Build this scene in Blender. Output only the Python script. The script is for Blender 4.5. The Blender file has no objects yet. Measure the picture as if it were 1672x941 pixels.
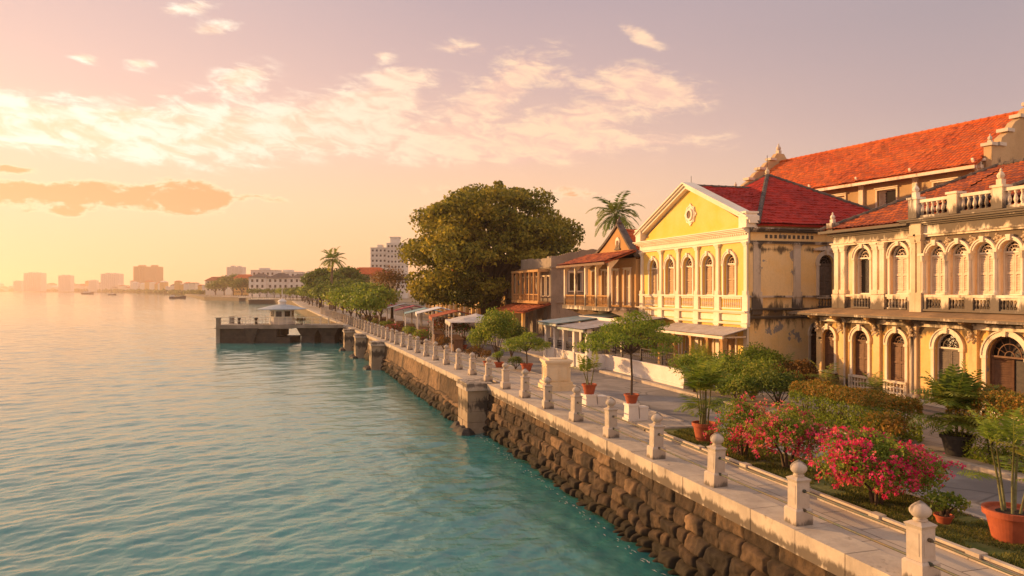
import bpy, math, random
import numpy as np
from mathutils import Vector, Matrix

R = math.radians
PI = math.pi
S = bpy.context.scene
COL = S.collection
random.seed(4)
rng = np.random.default_rng(11)

# ------------------------------------------------------------------ viewpoint
FPX, HOR, UC = 1200.0, 474.0, 836.0          # focal length, horizon row, centre column of the photo
TH = math.atan((UC - 474.0) / FPX)           # the view turns this far right of the sea wall
CAMX, CAMZ = -9.7, 4.8
CT, ST = math.cos(TH), math.sin(TH)
WATER = -2.55


def at(u, d, z=0.0):
    """world point seen in column u at depth d (metres) and height z"""
    xc = (u - UC) / FPX * d
    return Vector((CAMX + xc * CT + d * ST, -xc * ST + d * CT, z))


def ground(u, v, z=0.0):
    return at(u, (CAMZ - z) * FPX / (v - HOR), z)


def lin(r, g, b):
    f = lambda c: (c / 255 / 12.92) if c / 255 <= .04045 else ((c / 255 + .055) / 1.055) ** 2.4
    return (f(r), f(g), f(b))


# ------------------------------------------------------------------ mesh builder
class MB:
    def __init__(self, M=None):
        self.v, self.f, self.M = [], [], M

    def add(self, vs, fs):
        b = len(self.v)
        M = self.M
        self.v.extend([tuple(M @ Vector(p)) for p in vs] if M else [tuple(p) for p in vs])
        self.f.extend([tuple(i + b for i in f) for f in fs])

    def quad(self, a, b, c, d):
        self.add([a, b, c, d], [(0, 1, 2, 3)])

    def box(self, x0, x1, y0, y1, z0, z1):
        self.add([(x0, y0, z0), (x1, y0, z0), (x1, y1, z0), (x0, y1, z0), (x0, y0, z1), (x1, y0, z1), (x1, y1, z1), (x0, y1, z1)],
                 [(0, 3, 2, 1), (4, 5, 6, 7), (0, 1, 5, 4), (1, 2, 6, 5), (2, 3, 7, 6), (3, 0, 4, 7)])

    def cbox(self, x, y, z, sx, sy, sz):
        self.box(x - sx / 2, x + sx / 2, y - sy / 2, y + sy / 2, z, z + sz)

    def taper(self, x, y, z0, z1, a0, b0, a1, b1):
        """frustum with rectangular ends (full sizes)"""
        vs = [(x + sx * a0 / 2, y + sy * b0 / 2, z0) for sx, sy in ((-1, -1), (1, -1), (1, 1), (-1, 1))]
        vs += [(x + sx * a1 / 2, y + sy * b1 / 2, z1) for sx, sy in ((-1, -1), (1, -1), (1, 1), (-1, 1))]
        self.add(vs, [(0, 3, 2, 1), (4, 5, 6, 7), (0, 1, 5, 4), (1, 2, 6, 5), (2, 3, 7, 6), (3, 0, 4, 7)])

    def prism(self, pts, vec):
        """closed planar outline pushed along vec"""
        n = len(pts)
        vec = Vector(vec)
        vs = [Vector(p) for p in pts] + [Vector(p) + vec for p in pts]
        fs = [tuple(range(n))[::-1], tuple(range(n, 2 * n))] + [(i, (i + 1) % n, n + (i + 1) % n, n + i) for i in range(n)]
        self.add(vs, fs)

    def lathe(self, prof, c=(0, 0, 0), n=12, square=False):
        vs, fs = [], []
        k = len(prof)
        for r, z in prof:
            for i in range(n):
                a = 2 * PI * (i + .5) / n
                vs.append((c[0] + r * math.cos(a), c[1] + r * math.sin(a), c[2] + z))
        for j in range(k - 1):
            for i in range(n):
                fs.append((j * n + i, j * n + (i + 1) % n, (j + 1) * n + (i + 1) % n, (j + 1) * n + i))
        fs.append(tuple(range(n))[::-1])
        fs.append(tuple((k - 1) * n + i for i in range(n)))
        self.add(vs, fs)

    def tube(self, pts, rad, n=6):
        pts = [Vector(p) for p in pts]
        if not isinstance(rad, (list, tuple)):
            rad = [rad] * len(pts)
        vs, fs = [], []
        for i, p in enumerate(pts):
            d = (pts[min(i + 1, len(pts) - 1)] - pts[max(i - 1, 0)]).normalized()
            a = d.cross(Vector((0, 0, 1)) if abs(d.z) < .9 else Vector((1, 0, 0))).normalized()
            b = d.cross(a)
            for k in range(n):
                t = 2 * PI * k / n
                vs.append(p + (a * math.cos(t) + b * math.sin(t)) * rad[i])
        for i in range(len(pts) - 1):
            for k in range(n):
                fs.append((i * n + k, i * n + (k + 1) % n, (i + 1) * n + (k + 1) % n, (i + 1) * n + k))
        fs.append(tuple(range(n)))
        fs.append(tuple((len(pts) - 1) * n + k for k in range(n))[::-1])
        self.add(vs, fs)

    def archband(self, ri, ro, xc, zc, y0, y1, n=12, a0=0.0, a1=PI):
        for i in range(n):
            p, q = a0 + (a1 - a0) * i / n, a0 + (a1 - a0) * (i + 1) / n
            c = [(xc + r * math.cos(t), zc + r * math.sin(t)) for r, t in ((ri, p), (ro, p), (ro, q), (ri, q))]
            vs = [(x, y0, z) for x, z in c] + [(x, y1, z) for x, z in c]
            self.add(vs, [(0, 1, 2, 3), (7, 6, 5, 4), (0, 4, 5, 1), (2, 6, 7, 3), (1, 5, 6, 2), (3, 7, 4, 0)])

    def build(self, name, mat, parent=None, smooth=False, loc=None):
        me = bpy.data.meshes.new(name)
        me.from_pydata(self.v, [], self.f)
        me.validate()
        me.update()
        return link(name, me, mat, parent, smooth, loc)


def link(name, me, mat, parent=None, smooth=False, loc=None):
    if mat is not None:
        me.materials.append(mat)
    if smooth:
        me.polygons.foreach_set('use_smooth', np.ones(len(me.polygons), dtype=bool))
    o = bpy.data.objects.new(name, me)
    COL.objects.link(o)
    if parent is not None:
        o.parent = parent
    if loc is not None:
        o.location = loc
    return o


def npmesh(name, V, F, mat, parent=None, smooth=False, tint=None, tint_domain='FACE', loc=None):
    V = np.asarray(V, np.float32)
    F = np.asarray(F, np.int32)
    me = bpy.data.meshes.new(name)
    k = F.shape[1]
    me.vertices.add(len(V))
    me.vertices.foreach_set('co', V.ravel())
    me.loops.add(F.size)
    me.loops.foreach_set('vertex_index', F.ravel())
    me.polygons.add(len(F))
    me.polygons.foreach_set('loop_start', np.arange(0, F.size, k, dtype=np.int32))
    me.update(calc_edges=True)
    me.validate()
    if tint is not None:
        at_ = me.attributes.new('tint', 'FLOAT', tint_domain)
        at_.data.foreach_set('value', np.asarray(tint, np.float32))
    return link(name, me, mat, parent, smooth, loc)


def gridfaces(nr, nc):
    i = np.arange(nr - 1)[:, None] * nc + np.arange(nc - 1)[None, :]
    i = i.ravel()
    return np.stack([i, i + 1, i + nc + 1, i + nc], 1)


def thing(name, label, cat, loc=(0, 0, 0), rotz=0.0, group=None):
    o = bpy.data.objects.new(name, None)
    COL.objects.link(o)
    o.empty_display_size = .2
    o.location = loc
    o.rotation_euler = (0, 0, rotz)
    return tag(o, label, cat, group)


def tag(o, label, cat, group=None):
    o['label'] = label
    o['category'] = cat
    if group:
        o['group'] = group
    return o


def struct(o, kind='structure'):
    o['kind'] = kind
    return o


def copy_tree(o, parent=None):
    c = o.copy()
    COL.objects.link(c)
    c.parent = parent
    for ch in KIDS.get(o.name, None) or [x for x in bpy.data.objects if x.parent == o]:
        copy_tree(ch, c)
    return c


KIDS = {}


# ------------------------------------------------------------------ node helper
class NT:
    def __init__(s, t):
        s.t, s.N, s.L = t, t.nodes, t.links

    def put(s, sock, v):
        if isinstance(v, bpy.types.NodeSocket):
            s.L.new(v, sock)
        else:
            if hasattr(v, '__len__') and sock.type == 'RGBA' and len(v) == 3:
                v = (*v, 1)
            sock.default_value = v

    def node(s, ty, ins=None, **pr):
        nd = s.N.new(ty)
        for k, v in pr.items():
            setattr(nd, k, v)
        for k, v in (ins or {}).items():
            s.put(nd.inputs[k], v)
        return nd

    def m(s, op, a, b=0.0, c=None, clamp=False):
        nd = s.node('ShaderNodeMath', {0: a, 1: b}, operation=op, use_clamp=clamp)
        if c is not None:
            s.put(nd.inputs[2], c)
        return nd.outputs[0]

    def mix(s, f, a, b, mode='MIX'):
        nd = s.node('ShaderNodeMix', None, data_type='RGBA', blend_type=mode)
        s.put(nd.inputs[0], f)
        s.put(nd.inputs[6], a)
        s.put(nd.inputs[7], b)
        return nd.outputs[2]

    def sstep(s, x, lo, hi):
        nd = s.node('ShaderNodeMapRange', {'Value': x, 'From Min': lo, 'From Max': hi, 'To Min': 0.0, 'To Max': 1.0}, interpolation_type='SMOOTHSTEP')
        return nd.outputs[0]

    def ramp(s, f, stops, interp='LINEAR'):
        nd = s.node('ShaderNodeValToRGB', {0: f})
        nd.color_ramp.interpolation = interp
        e = nd.color_ramp.elements
        while len(e) < len(stops):
            e.new(.5)
        for k, (p, c) in enumerate(stops):
            e[k].position = p
            e[k].color = (*c, 1) if len(c) == 3 else c
        return nd.outputs[0]

    def noise(s, vec, scale, detail=4.0, rough=.55, dist=0.0):
        nd = s.node('ShaderNodeTexNoise', {'Vector': vec, 'Scale': scale, 'Detail': detail, 'Roughness': rough, 'Distortion': dist})
        return nd.outputs['Fac']

    def mapping(s, vec, scale, rot=(0, 0, 0)):
        return s.node('ShaderNodeMapping', {'Vector': vec, 'Scale': scale, 'Rotation': rot}).outputs[0]

    def comb(s, x, y, z=0.0):
        return s.node('ShaderNodeCombineXYZ', {0: x, 1: y, 2: z}).outputs[0]


def newmat(name):
    m = bpy.data.materials.new(name)
    m.use_nodes = True
    nt = NT(m.node_tree)
    nt.N.clear()
    out = nt.node('ShaderNodeOutputMaterial')
    return m, nt, out


def finish(nt, out, col, rough=.8, bump=None, bstr=.3, bdist=.02, spec=.3, metal=0.0, extra=None):
    p = nt.node('ShaderNodeBsdfPrincipled', {'Base Color': col, 'Roughness': rough, 'Metallic': metal, 'Specular IOR Level': spec})
    if bump is not None:
        b = nt.node('ShaderNodeBump', {'Height': bump, 'Strength': bstr, 'Distance': bdist})
        nt.put(p.inputs['Normal'], b.outputs[0])
    nt.L.new(p.outputs[0], out.inputs[0])
    return p


def objco(nt):
    return nt.node('ShaderNodeTexCoord').outputs['Object']


def stucco(name, base, alt, bands=(), amount=.5, peel=0.0, stain=(.05, .042, .036), rough=.9, scale=1.0):
    """lime plaster: faded patches, fine grain, dark mould streaks (more of it inside the height bands), peeled bits"""
    m, nt, out = newmat(name)
    co = objco(nt)
    n1 = nt.noise(co, .55 * scale, 5, .6)
    col = nt.mix(nt.sstep(n1, .35, .65), base, alt)
    grain = nt.noise(co, 9, 5, .65)
    col = nt.mix(.35, col, nt.mix(grain, (.55, .55, .55), (1.35, 1.3, 1.25)), 'MULTIPLY')
    z = nt.node('ShaderNodeSeparateXYZ', {0: co}).outputs[2]
    st = nt.noise(nt.mapping(co, (1.5 * scale, 1.5 * scale, .5 * scale)), 1.0, 7, .68, .4)
    band = 0.0
    for lo, hi in bands:
        w = (hi - lo) / 2
        d = nt.m('ABSOLUTE', nt.m('SUBTRACT', z, (lo + hi) / 2))
        k = nt.m('SUBTRACT', 1.0, nt.m('DIVIDE', d, w * 1.25), clamp=True)
        band = nt.m('MAXIMUM', band, k)
    thr = nt.m('ADD', st, nt.m('MULTIPLY', band, .2 * (0.6 + amount)))
    f = nt.sstep(thr, .7 - .12 * amount, .86 - .12 * amount)
    f2 = nt.m('MULTIPLY', nt.sstep(nt.noise(nt.mapping(co, (5, 5, .7)), 1.0, 5, .6), .5, .85), .3 * amount)
    if peel:
        pl = nt.noise(co, .9, 8, .62)
        col = nt.mix(nt.sstep(pl, .66 - peel * .1, .68 - peel * .1), col, (.33, .29, .25))
    col = nt.mix(nt.m('MAXIMUM', nt.m('MULTIPLY', f, .88), f2), col, stain)
    finish(nt, out, col, rough, nt.m('ADD', grain, nt.m('MULTIPLY', st, .6)), .35, .02, .15)
    return m


def plain(name, base, alt=None, scale=4.0, rough=.7, bump=.2, metal=0.0, spec=.3, detail=5):
    m, nt, out = newmat(name)
    co = objco(nt)
    n = nt.noise(co, scale, detail, .6)
    col = nt.mix(nt.sstep(n, .3, .7), base, alt or tuple(c * .7 for c in base))
    finish(nt, out, col, rough, n, bump, .02, spec, metal)
    return m


def tiles(name, a, b, moss=.4):
    m, nt, out = newmat(name)
    co = objco(nt)
    big = nt.noise(co, .45, 6, .62)
    col = nt.mix(nt.sstep(big, .3, .7), a, b)
    cell = nt.node('ShaderNodeTexVoronoi', {'Vector': co, 'Scale': 3.6}).outputs['Color']
    col = nt.mix(.58, col, nt.mix(cell, (.45, .45, .45), (1.3, 1.25, 1.2)), 'MULTIPLY')
    ms = nt.noise(co, 1.3, 8, .7)
    col = nt.mix(nt.m('MULTIPLY', nt.sstep(ms, .58, .8), moss), col, (.06, .03, .02))
    finish(nt, out, col, .75, nt.noise(co, 14, 4), .3, .02, .2)
    return m


def leafmat(name, cols, trans=.35, rough=.55):
    m, nt, out = newmat(name)
    t = nt.node('ShaderNodeAttribute', attribute_name='tint').outputs['Fac']
    col = nt.ramp(t, [(i / (len(cols) - 1), c) for i, c in enumerate(cols)])
    p = nt.node('ShaderNodeBsdfPrincipled', {'Base Color': col, 'Roughness': rough, 'Specular IOR Level': .25})
    tr = nt.node('ShaderNodeBsdfTranslucent', {'Color': col})
    mx = nt.node('ShaderNodeMixShader', {0: trans, 1: p.outputs[0], 2: tr.outputs[0]})
    nt.L.new(mx.outputs[0], out.inputs[0])
    return m


MT = {}


def mats():
    M = MT
    M['yellow'] = stucco('yellow plaster', (.86, .57, .23), (.86, .62, .31), bands=((2.5, 4.6), (6.6, 7.2)), amount=.6, peel=.5)  # side wall colour lightened in place of fill light on this shaded flank
    M['yellow_front'] = stucco('bright yellow plaster', (.80, .50, .10), (.80, .55, .18), amount=.0)
    M['cream'] = stucco('cream plaster', (.86, .76, .60), (.80, .68, .51), amount=.15)
    M['cream_worn'] = stucco('worn cream plaster', (.85, .74, .58), (.77, .60, .40), bands=((7.0, 8.2), (3.2, 4.6)), amount=1.15, stain=(.085, .065, .05))
    M['side_trim'] = stucco('worn grey trim plaster', (.66, .56, .44), (.58, .48, .36), bands=((2.6, 4.6), (7.0, 8.2)), amount=1.2)
    M['ochre'] = stucco('ochre plaster', (.76, .44, .12), (.78, .51, .2), bands=((2.7, 3.8), (-.3, .8)), amount=.9, peel=.4)
    M['upper'] = stucco('pale peach plaster', (.82, .63, .41), (.77, .52, .28), bands=((6.4, 7.9), (3.7, 4.6)), amount=1.25, peel=.45, stain=(.085, .065, .05))
    M['tower_trim'] = stucco('blackened trim plaster', (.70, .56, .38), (.6, .45, .28), amount=1.0)
    M['back'] = stucco('weathered tan plaster', (.56, .38, .2), (.46, .3, .15), bands=((11, 12),), amount=.4)
    M['brown'] = stucco('brown plaster', (.45, .24, .09), (.5, .3, .13), amount=.75)
    M['grey'] = stucco('grey weathered plaster', (.36, .29, .22), (.26, .21, .16), amount=1.0)
    M['white'] = stucco('whitewash', (.78, .72, .64), (.68, .6, .52), amount=.15)
    M['far_white'] = stucco('pale render', (.72, .66, .58), (.66, .6, .52), amount=.0)
    M['mono'] = stucco('monument plaster', (.76, .62, .42), (.7, .52, .3), amount=.45)
    M['post'] = stucco('rail post stone', (.54, .45, .36), (.42, .34, .26), bands=((-.25, .12), (1.1, 1.6)), amount=.95, stain=(.12, .10, .08), scale=1.8)
    M['tile_red'] = tiles('crimson roof tile', (.46, .036, .02), (.29, .022, .015), .5)
    M['tile_orange'] = tiles('orange roof tile', (.62, .145, .03), (.50, .095, .022), .45)
    M['tile_brown'] = tiles('brown roof tile', (.42, .11, .035), (.26, .06, .025), .75)
    M['ochre_trim'] = stucco('warm ochre trim', (.80, .58, .29), (.76, .48, .2), bands=((2.9, 3.8), (-.3, .8)), amount=.9, stain=(.085, .065, .05))
    M['ledge'] = stucco('stained ledge', (.34, .22, .12), (.22, .15, .09), amount=.9, scale=2)
    M['slate'] = plain('dark ridge mortar', (.075, .062, .055), (.16, .12, .09), 3, .9)
    M['tin'] = plain('rusty tin', (.33, .3, .29), (.36, .22, .13), 2.2, .55)
    M['green_tin'] = plain('faded green tin', (.22, .36, .32), (.5, .46, .4), 1.3, .55)
    M['pale_tin'] = plain('pale tin', (.56, .5, .44), (.42, .34, .27), 1.6, .55)
    M['wood'] = plain('brown shutter wood', (.13, .062, .03), (.2, .1, .05), 6, .65)
    M['pale_wood'] = plain('pale painted shutter', (.72, .56, .4), (.58, .42, .28), 6, .65)
    M['peach_wood'] = plain('peach painted shutter', (.52, .34, .18), (.42, .25, .12), 6, .65)
    M['grey_wood'] = plain('grey brown shutter', (.17, .125, .09), (.11, .08, .06), 6, .65)
    M['iron'] = plain('dark iron', (.035, .028, .025), (.07, .05, .04), 8, .6)
    M['rail'] = plain('old green rail paint', (.05, .075, .06), (.15, .10, .05), 5, .5, metal=.15)
    M['terracotta'] = plain('terracotta', (.42, .10, .04), (.33, .075, .032), 7, .75)
    M['blackpot'] = plain('black pot', (.022, .02, .02), (.04, .035, .03), 7, .5)
    M['soil'] = plain('soil', (.05, .03, .02), (.03, .02, .012), 20, .95)
    M['bark'] = plain('bark', (.12, .075, .045), (.06, .04, .025), 9, .9, .6)
    M['palmbark'] = plain('palm bark', (.2, .14, .09), (.12, .08, .05), 12, .9, .6)
    M['stem'] = plain('green stem', (.17, .17, .06), (.11, .09, .03), 9, .6)
    M['concrete'] = stucco('old concrete', (.34, .28, .22), (.24, .2, .15), amount=.75)
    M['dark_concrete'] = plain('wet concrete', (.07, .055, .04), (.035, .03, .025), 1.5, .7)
    M['cloth_white'] = plain('white canvas', (.66, .64, .6), (.55, .52, .5), 2, .8)
    M['cloth_pink'] = plain('pink canvas', (.5, .14, .16), (.42, .1, .12), 2, .8)
    M['cloth_teal'] = plain('teal canvas', (.22, .36, .36), (.3, .4, .38), 2, .8)
    M['cloth_red'] = plain('red cloth', (.45, .045, .04), (.33, .03, .03), 2, .8)
    M['kiosk_roof'] = plain('faded grey roof sheet', (.44, .46, .45), (.36, .37, .36), 1.5, .6)
    M['hull'] = plain('boat hull', (.06, .05, .05), (.1, .07, .06), 1, .6)
    m, nt, out = newmat('dark window glass')
    finish(nt, out, (.025, .022, .02), .12, spec=.5)
    M['glass'] = m
    M['tree'] = leafmat('rain tree leaves', [(.05, .062, .010), (.18, .175, .02), (.37, .295, .034), (.54, .39, .05)], .46)
    M['green'] = leafmat('green leaves', [(.08, .13, .015), (.17, .24, .025), (.29, .33, .04), (.42, .36, .06)], .45)
    M['deep'] = leafmat('deep green leaves', [(.04, .07, .012), (.09, .14, .02), (.16, .20, .028), (.25, .24, .04)], .38)
    M['rusty'] = leafmat('rusty leaves', [(.06, .05, .012), (.14, .08, .018), (.24, .11, .02), (.3, .15, .03)], .35)
    M['hedge_top'] = leafmat('bronze hedge tips', [(.09, .13, .015), (.20, .18, .02), (.42, .19, .028), (.52, .30, .05)], .38)
    M['palm'] = leafmat('palm leaves', [(.06, .10, .014), (.14, .20, .025), (.25, .27, .04), (.40, .33, .06)], .4)
    M['pink'] = leafmat('magenta bracts', [(.55, .015, .07), (.78, .03, .15), (.85, .10, .24), (.85, .18, .12)], .5)
    M['coral'] = leafmat('coral bracts', [(.62, .03, .09), (.74, .07, .15), (.82, .16, .22), (.76, .26, .12)], .45)
    M['grass'] = leafmat('grass blades', [(.06, .08, .012), (.12, .14, .02), (.20, .19, .035), (.32, .25, .06)], .4)


mats()

# ------------------------------------------------------------------ camera, sun, sky, air
SUN_AZ, SUN_EL = R(-47), R(10.5)             # clockwise from +Y (the direction of the sea wall)


def camera():
    cd = bpy.data.cameras.new('camera')
    cd.sensor_width = 36
    cd.lens = 36 * FPX / 1672
    cd.shift_y = (HOR - 470.5) / 1672
    cd.clip_start, cd.clip_end = .1, 40000
    o = bpy.data.objects.new('camera', cd)
    COL.objects.link(o)
    o.location = (CAMX, 0, CAMZ)
    o.rotation_euler = (R(90), 0, -TH)
    S.camera = o


def sunlamp():
    ld = bpy.data.lights.new('sun', 'SUN')
    ld.energy = 5.0
    ld.angle = R(.7)
    ld.color = (1.0, .57, .23)
    o = bpy.data.objects.new('sun', ld)
    COL.objects.link(o)
    d = Vector((math.sin(SUN_AZ) * math.cos(SUN_EL), math.cos(SUN_AZ) * math.cos(SUN_EL), math.sin(SUN_EL)))
    o.rotation_euler = d.to_track_quat('Z', 'Y').to_euler()
    o.location = d * 50


def sky():
    w = bpy.data.worlds.new('World')
    S.world = w
    w.use_nodes = True
    nt = NT(w.node_tree)
    nt.N.clear()
    out = nt.node('ShaderNodeOutputWorld')
    d = nt.node('ShaderNodeTexCoord').outputs['Generated']
    sp = nt.node('ShaderNodeSeparateXYZ', {0: d})
    x, y, z = sp.outputs[0], sp.outputs[1], sp.outputs[2]
    h = nt.m('MAXIMUM', nt.m('SQRT', nt.m('ADD', nt.m('MULTIPLY', x, x), nt.m('MULTIPLY', y, y))), .02)
    T = nt.m('MAXIMUM', nt.m('DIVIDE', z, h), 0.0)
    A = nt.m('ARCTAN2', x, y)
    c = nt.m('DIVIDE', nt.m('ADD', nt.m('MULTIPLY', x, math.sin(SUN_AZ)), nt.m('MULTIPLY', y, math.cos(SUN_AZ))), h)
    def band(stops):
        st = [(min(p, 2.0) / 2.0, lin(*col)) for p, col in stops]
        return nt.ramp(nt.m('MULTIPLY', T, .5, clamp=True), st)
    zen = [(1.0, (196, 186, 190)), (2.0, (196, 190, 198))]  # sky overhead, out of view, lifted as fill light for the shadows
    left = band([(0, (253, 200, 150)), (.05, (252, 207, 160)), (.11, (249, 209, 173)), (.17, (244, 208, 182)), (.24, (230, 194, 180)), (.34, (212, 182, 177)), (.5, (190, 174, 178))] + zen)
    mid = band([(0, (253, 196, 142)), (.05, (252, 201, 146)), (.11, (250, 204, 160)), (.19, (229, 190, 170)), (.29, (200, 172, 168)), (.39, (180, 160, 164)), (.6, (166, 158, 168))] + zen)
    right = band([(0, (222, 178, 156)), (.07, (212, 178, 162)), (.13, (204, 178, 166)), (.22, (180, 160, 160)), (.33, (164, 151, 156)), (.6, (158, 152, 164))] + zen)
    back = nt.mix(1.0, band([(0, (250, 216, 186)), (.2, (244, 214, 196)), (.5, (222, 202, 196))] + zen), (1.25, 1.2, 1.15), 'MULTIPLY')  # unseen sky behind the camera, boosted as fill for the shaded walls
    f1 = nt.sstep(c, .40, .93)
    f2 = nt.sstep(c, -.22, .50)
    f3 = nt.sstep(c, -.9, -.1)
    col = nt.mix(f1, nt.mix(f2, nt.mix(f3, back, right), mid), left)
    # ---- clouds, laid out by azimuth and elevation
    def ell(u, v, wu, wv, k=1.0, rot=0.0):
        a0 = TH + math.atan((u - UC) / FPX)
        r = math.hypot(FPX, u - UC)
        t0 = (HOR - v) / r
        wa, wt = wu / r * (FPX / r), wv / r
        da, dt = nt.m('SUBTRACT', A, a0), nt.m('SUBTRACT', T, t0)
        if rot:
            dt = nt.m('ADD', dt, nt.m('MULTIPLY', da, rot))
        q = nt.m('ADD', nt.m('POWER', nt.m('ABSOLUTE', nt.m('DIVIDE', da, wa)), 2.0), nt.m('POWER', nt.m('ABSOLUTE', nt.m('DIVIDE', dt, wt)), 2.0))
        return nt.m('MULTIPLY', nt.m('EXPONENT', nt.m('MULTIPLY', q, -1.0)), k)
    def total(lst):
        s = 0.0
        for e in lst:
            s = nt.m('ADD', s, ell(*e))
        return s
    p = nt.comb(nt.m('ADD', nt.m('MULTIPLY', A, 9.0), nt.m('MULTIPLY', T, 9.0)), nt.m('SUBTRACT', nt.m('MULTIPLY', T, 38.0), nt.m('MULTIPLY', A, 1.5)), 0.0)
    n1 = nt.noise(p, 1.15, 9, .66, .6)
    p2 = nt.comb(nt.m('MULTIPLY', A, 26.0), nt.m('ADD', nt.m('MULTIPLY', T, 62.0), nt.m('MULTIPLY', A, 9.0)), 3.7)
    n2 = nt.noise(p2, 1.0, 8, .62, .5)
    n = nt.m('ADD', nt.m('MULTIPLY', n1, .55), nt.m('MULTIPLY', n2, .45))
    white = total([(60, 195, 260, 42, .75, .05), (330, 195, 210, 48, .6, -.1), (120, 235, 260, 30, .45, 0), (480, 215, 150, 60, .5, -.25),
                   (620, 170, 75, 42, .85, -.3), (800, 160, 105, 45, .9, -.62), (930, 205, 130, 45, .75, -.4), (690, 235, 260, 34, .6, 0),
                   (1045, 60, 34, 16, .9, .5), (1040, 135, 55, 28, .78, .1), (1110, 160, 75, 24, .68, 0), (1000, 235, 220, 26, .52, 0),
                   (395, 122, 48, 24, .8, -.3), (228, 105, 32, 10, .95, 0), (140, 97, 27, 9, .9, 0), (300, 15, 60, 14, .7, -.3),
                   (350, 45, 50, 14, .62, -.3), (625, 90, 20, 13, .75, 0), (760, 75, 60, 16, .5, 0), (950, 130, 60, 16, .5, 0), (660, 125, 60, 16, .55, 0)])
    k = nt.sstep(nt.m('ADD', nt.m('MULTIPLY', n, 2.9), white), 1.66, 2.3)
    k = nt.m('MULTIPLY', nt.m('MULTIPLY', k, .92), nt.sstep(white, .06, .34))
    lit = nt.mix(f1, lin(254, 216, 180), (1.06, .98, .83))
    shade = nt.mix(f1, lin(236, 192, 172), lin(252, 218, 180))
    inner = nt.sstep(n2, .35, .62)
    col = nt.mix(k, col, nt.mix(inner, shade, lit))
    # the low orange cumulus bank
    p3 = nt.comb(nt.m('MULTIPLY', A, 26.0), nt.m('MULTIPLY', T, 50.0), 9.1)
    n3 = nt.noise(p3, 1.0, 8, .6, .3)
    low = total([(20, 315, 75, 20, .8), (120, 312, 75, 16, .75), (180, 305, 50, 14, .5), (215, 328, 120, 16, .7), (300, 322, 75, 24, 1.0), (350, 325, 40, 16, .6), (15, 276, 38, 9, .8), (100, 347, 48, 9, .85), (445, 324, 45, 7, .6), (860, 318, 230, 16, .36), (500, 300, 400, 10, .12)])
    base = nt.m('ADD', nt.m('MULTIPLY', n3, 3.2), low)
    kl = nt.m('MULTIPLY', nt.sstep(base, 1.78, 2.1), nt.sstep(low, .12, .4))
    core = nt.sstep(base, 1.9, 2.4)
    low_col = nt.mix(core, (1.0, .78, .50), lin(244, 168, 116))
    col = nt.mix(nt.m('MULTIPLY', kl, .95), col, low_col)
    # glow round the sun, which stands beyond the frame
    g = nt.m('MULTIPLY', nt.m('POWER', nt.m('MAXIMUM', c, 0.0), 5.0), nt.m('EXPONENT', nt.m('MULTIPLY', T, -4.5)))
    col = nt.mix(nt.m('MULTIPLY', g, .26), col, (1.2, .90, .60))
    nish = nt.node('ShaderNodeTexSky', None, sky_type='NISHITA', sun_disc=False, sun_elevation=SUN_EL, sun_rotation=SUN_AZ, air_density=1.3, dust_density=3.0)
    b1 = nt.node('ShaderNodeBackground', {0: col, 1: .82})
    b2 = nt.node('ShaderNodeBackground', {0: nish.outputs[0], 1: .05})
    mx = nt.node('ShaderNodeMixShader', {0: .08, 1: b1.outputs[0], 2: b2.outputs[0]})
    nt.L.new(mx.outputs[0], out.inputs[0])


def haze():
    m = bpy.data.materials.new('sea haze')
    m.use_nodes = True
    nt = NT(m.node_tree)
    nt.N.clear()
    out = nt.node('ShaderNodeOutputMaterial')
    v = nt.node('ShaderNodeVolumePrincipled', {'Color': (1.0, .75, .63, 1), 'Density': HAZE, 'Anisotropy': .45})
    nt.L.new(v.outputs[0], out.inputs['Volume'])
    b = MB()
    b.box(-6200, 3200, -700, 6200, -6.5, 112)
    o = b.build('haze', m)
    struct(o, 'stuff')
    o.display_type = 'WIRE'


HAZE = .00024

# ------------------------------------------------------------------ value noise for displaced meshes
def vnoise(x, y, seed=0):
    xi, yi = np.floor(x).astype(np.int64), np.floor(y).astype(np.int64)
    xf, yf = x - xi, y - yi
    u, v = xf * xf * (3 - 2 * xf), yf * yf * (3 - 2 * yf)
    def hsh(a, b):
        n = (a * 374761393 + b * 668265263 + seed * 974634777) & 0xffffffff
        n = ((n ^ (n >> 13)) * 1274126177) & 0xffffffff
        return ((n ^ (n >> 16)) & 0xffff) / 65535.0
    return (hsh(xi, yi) * (1 - u) + hsh(xi + 1, yi) * u) * (1 - v) + (hsh(xi, yi + 1) * (1 - u) + hsh(xi + 1, yi + 1) * u) * v


def fbm(x, y, seed=0, oct=4):
    s, a, t = 0, 1.0, 0
    for i in range(oct):
        s = s + a * vnoise(x * 2 ** i, y * 2 ** i, seed + i)
        t += a
        a *= .5
    return s / t


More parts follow.
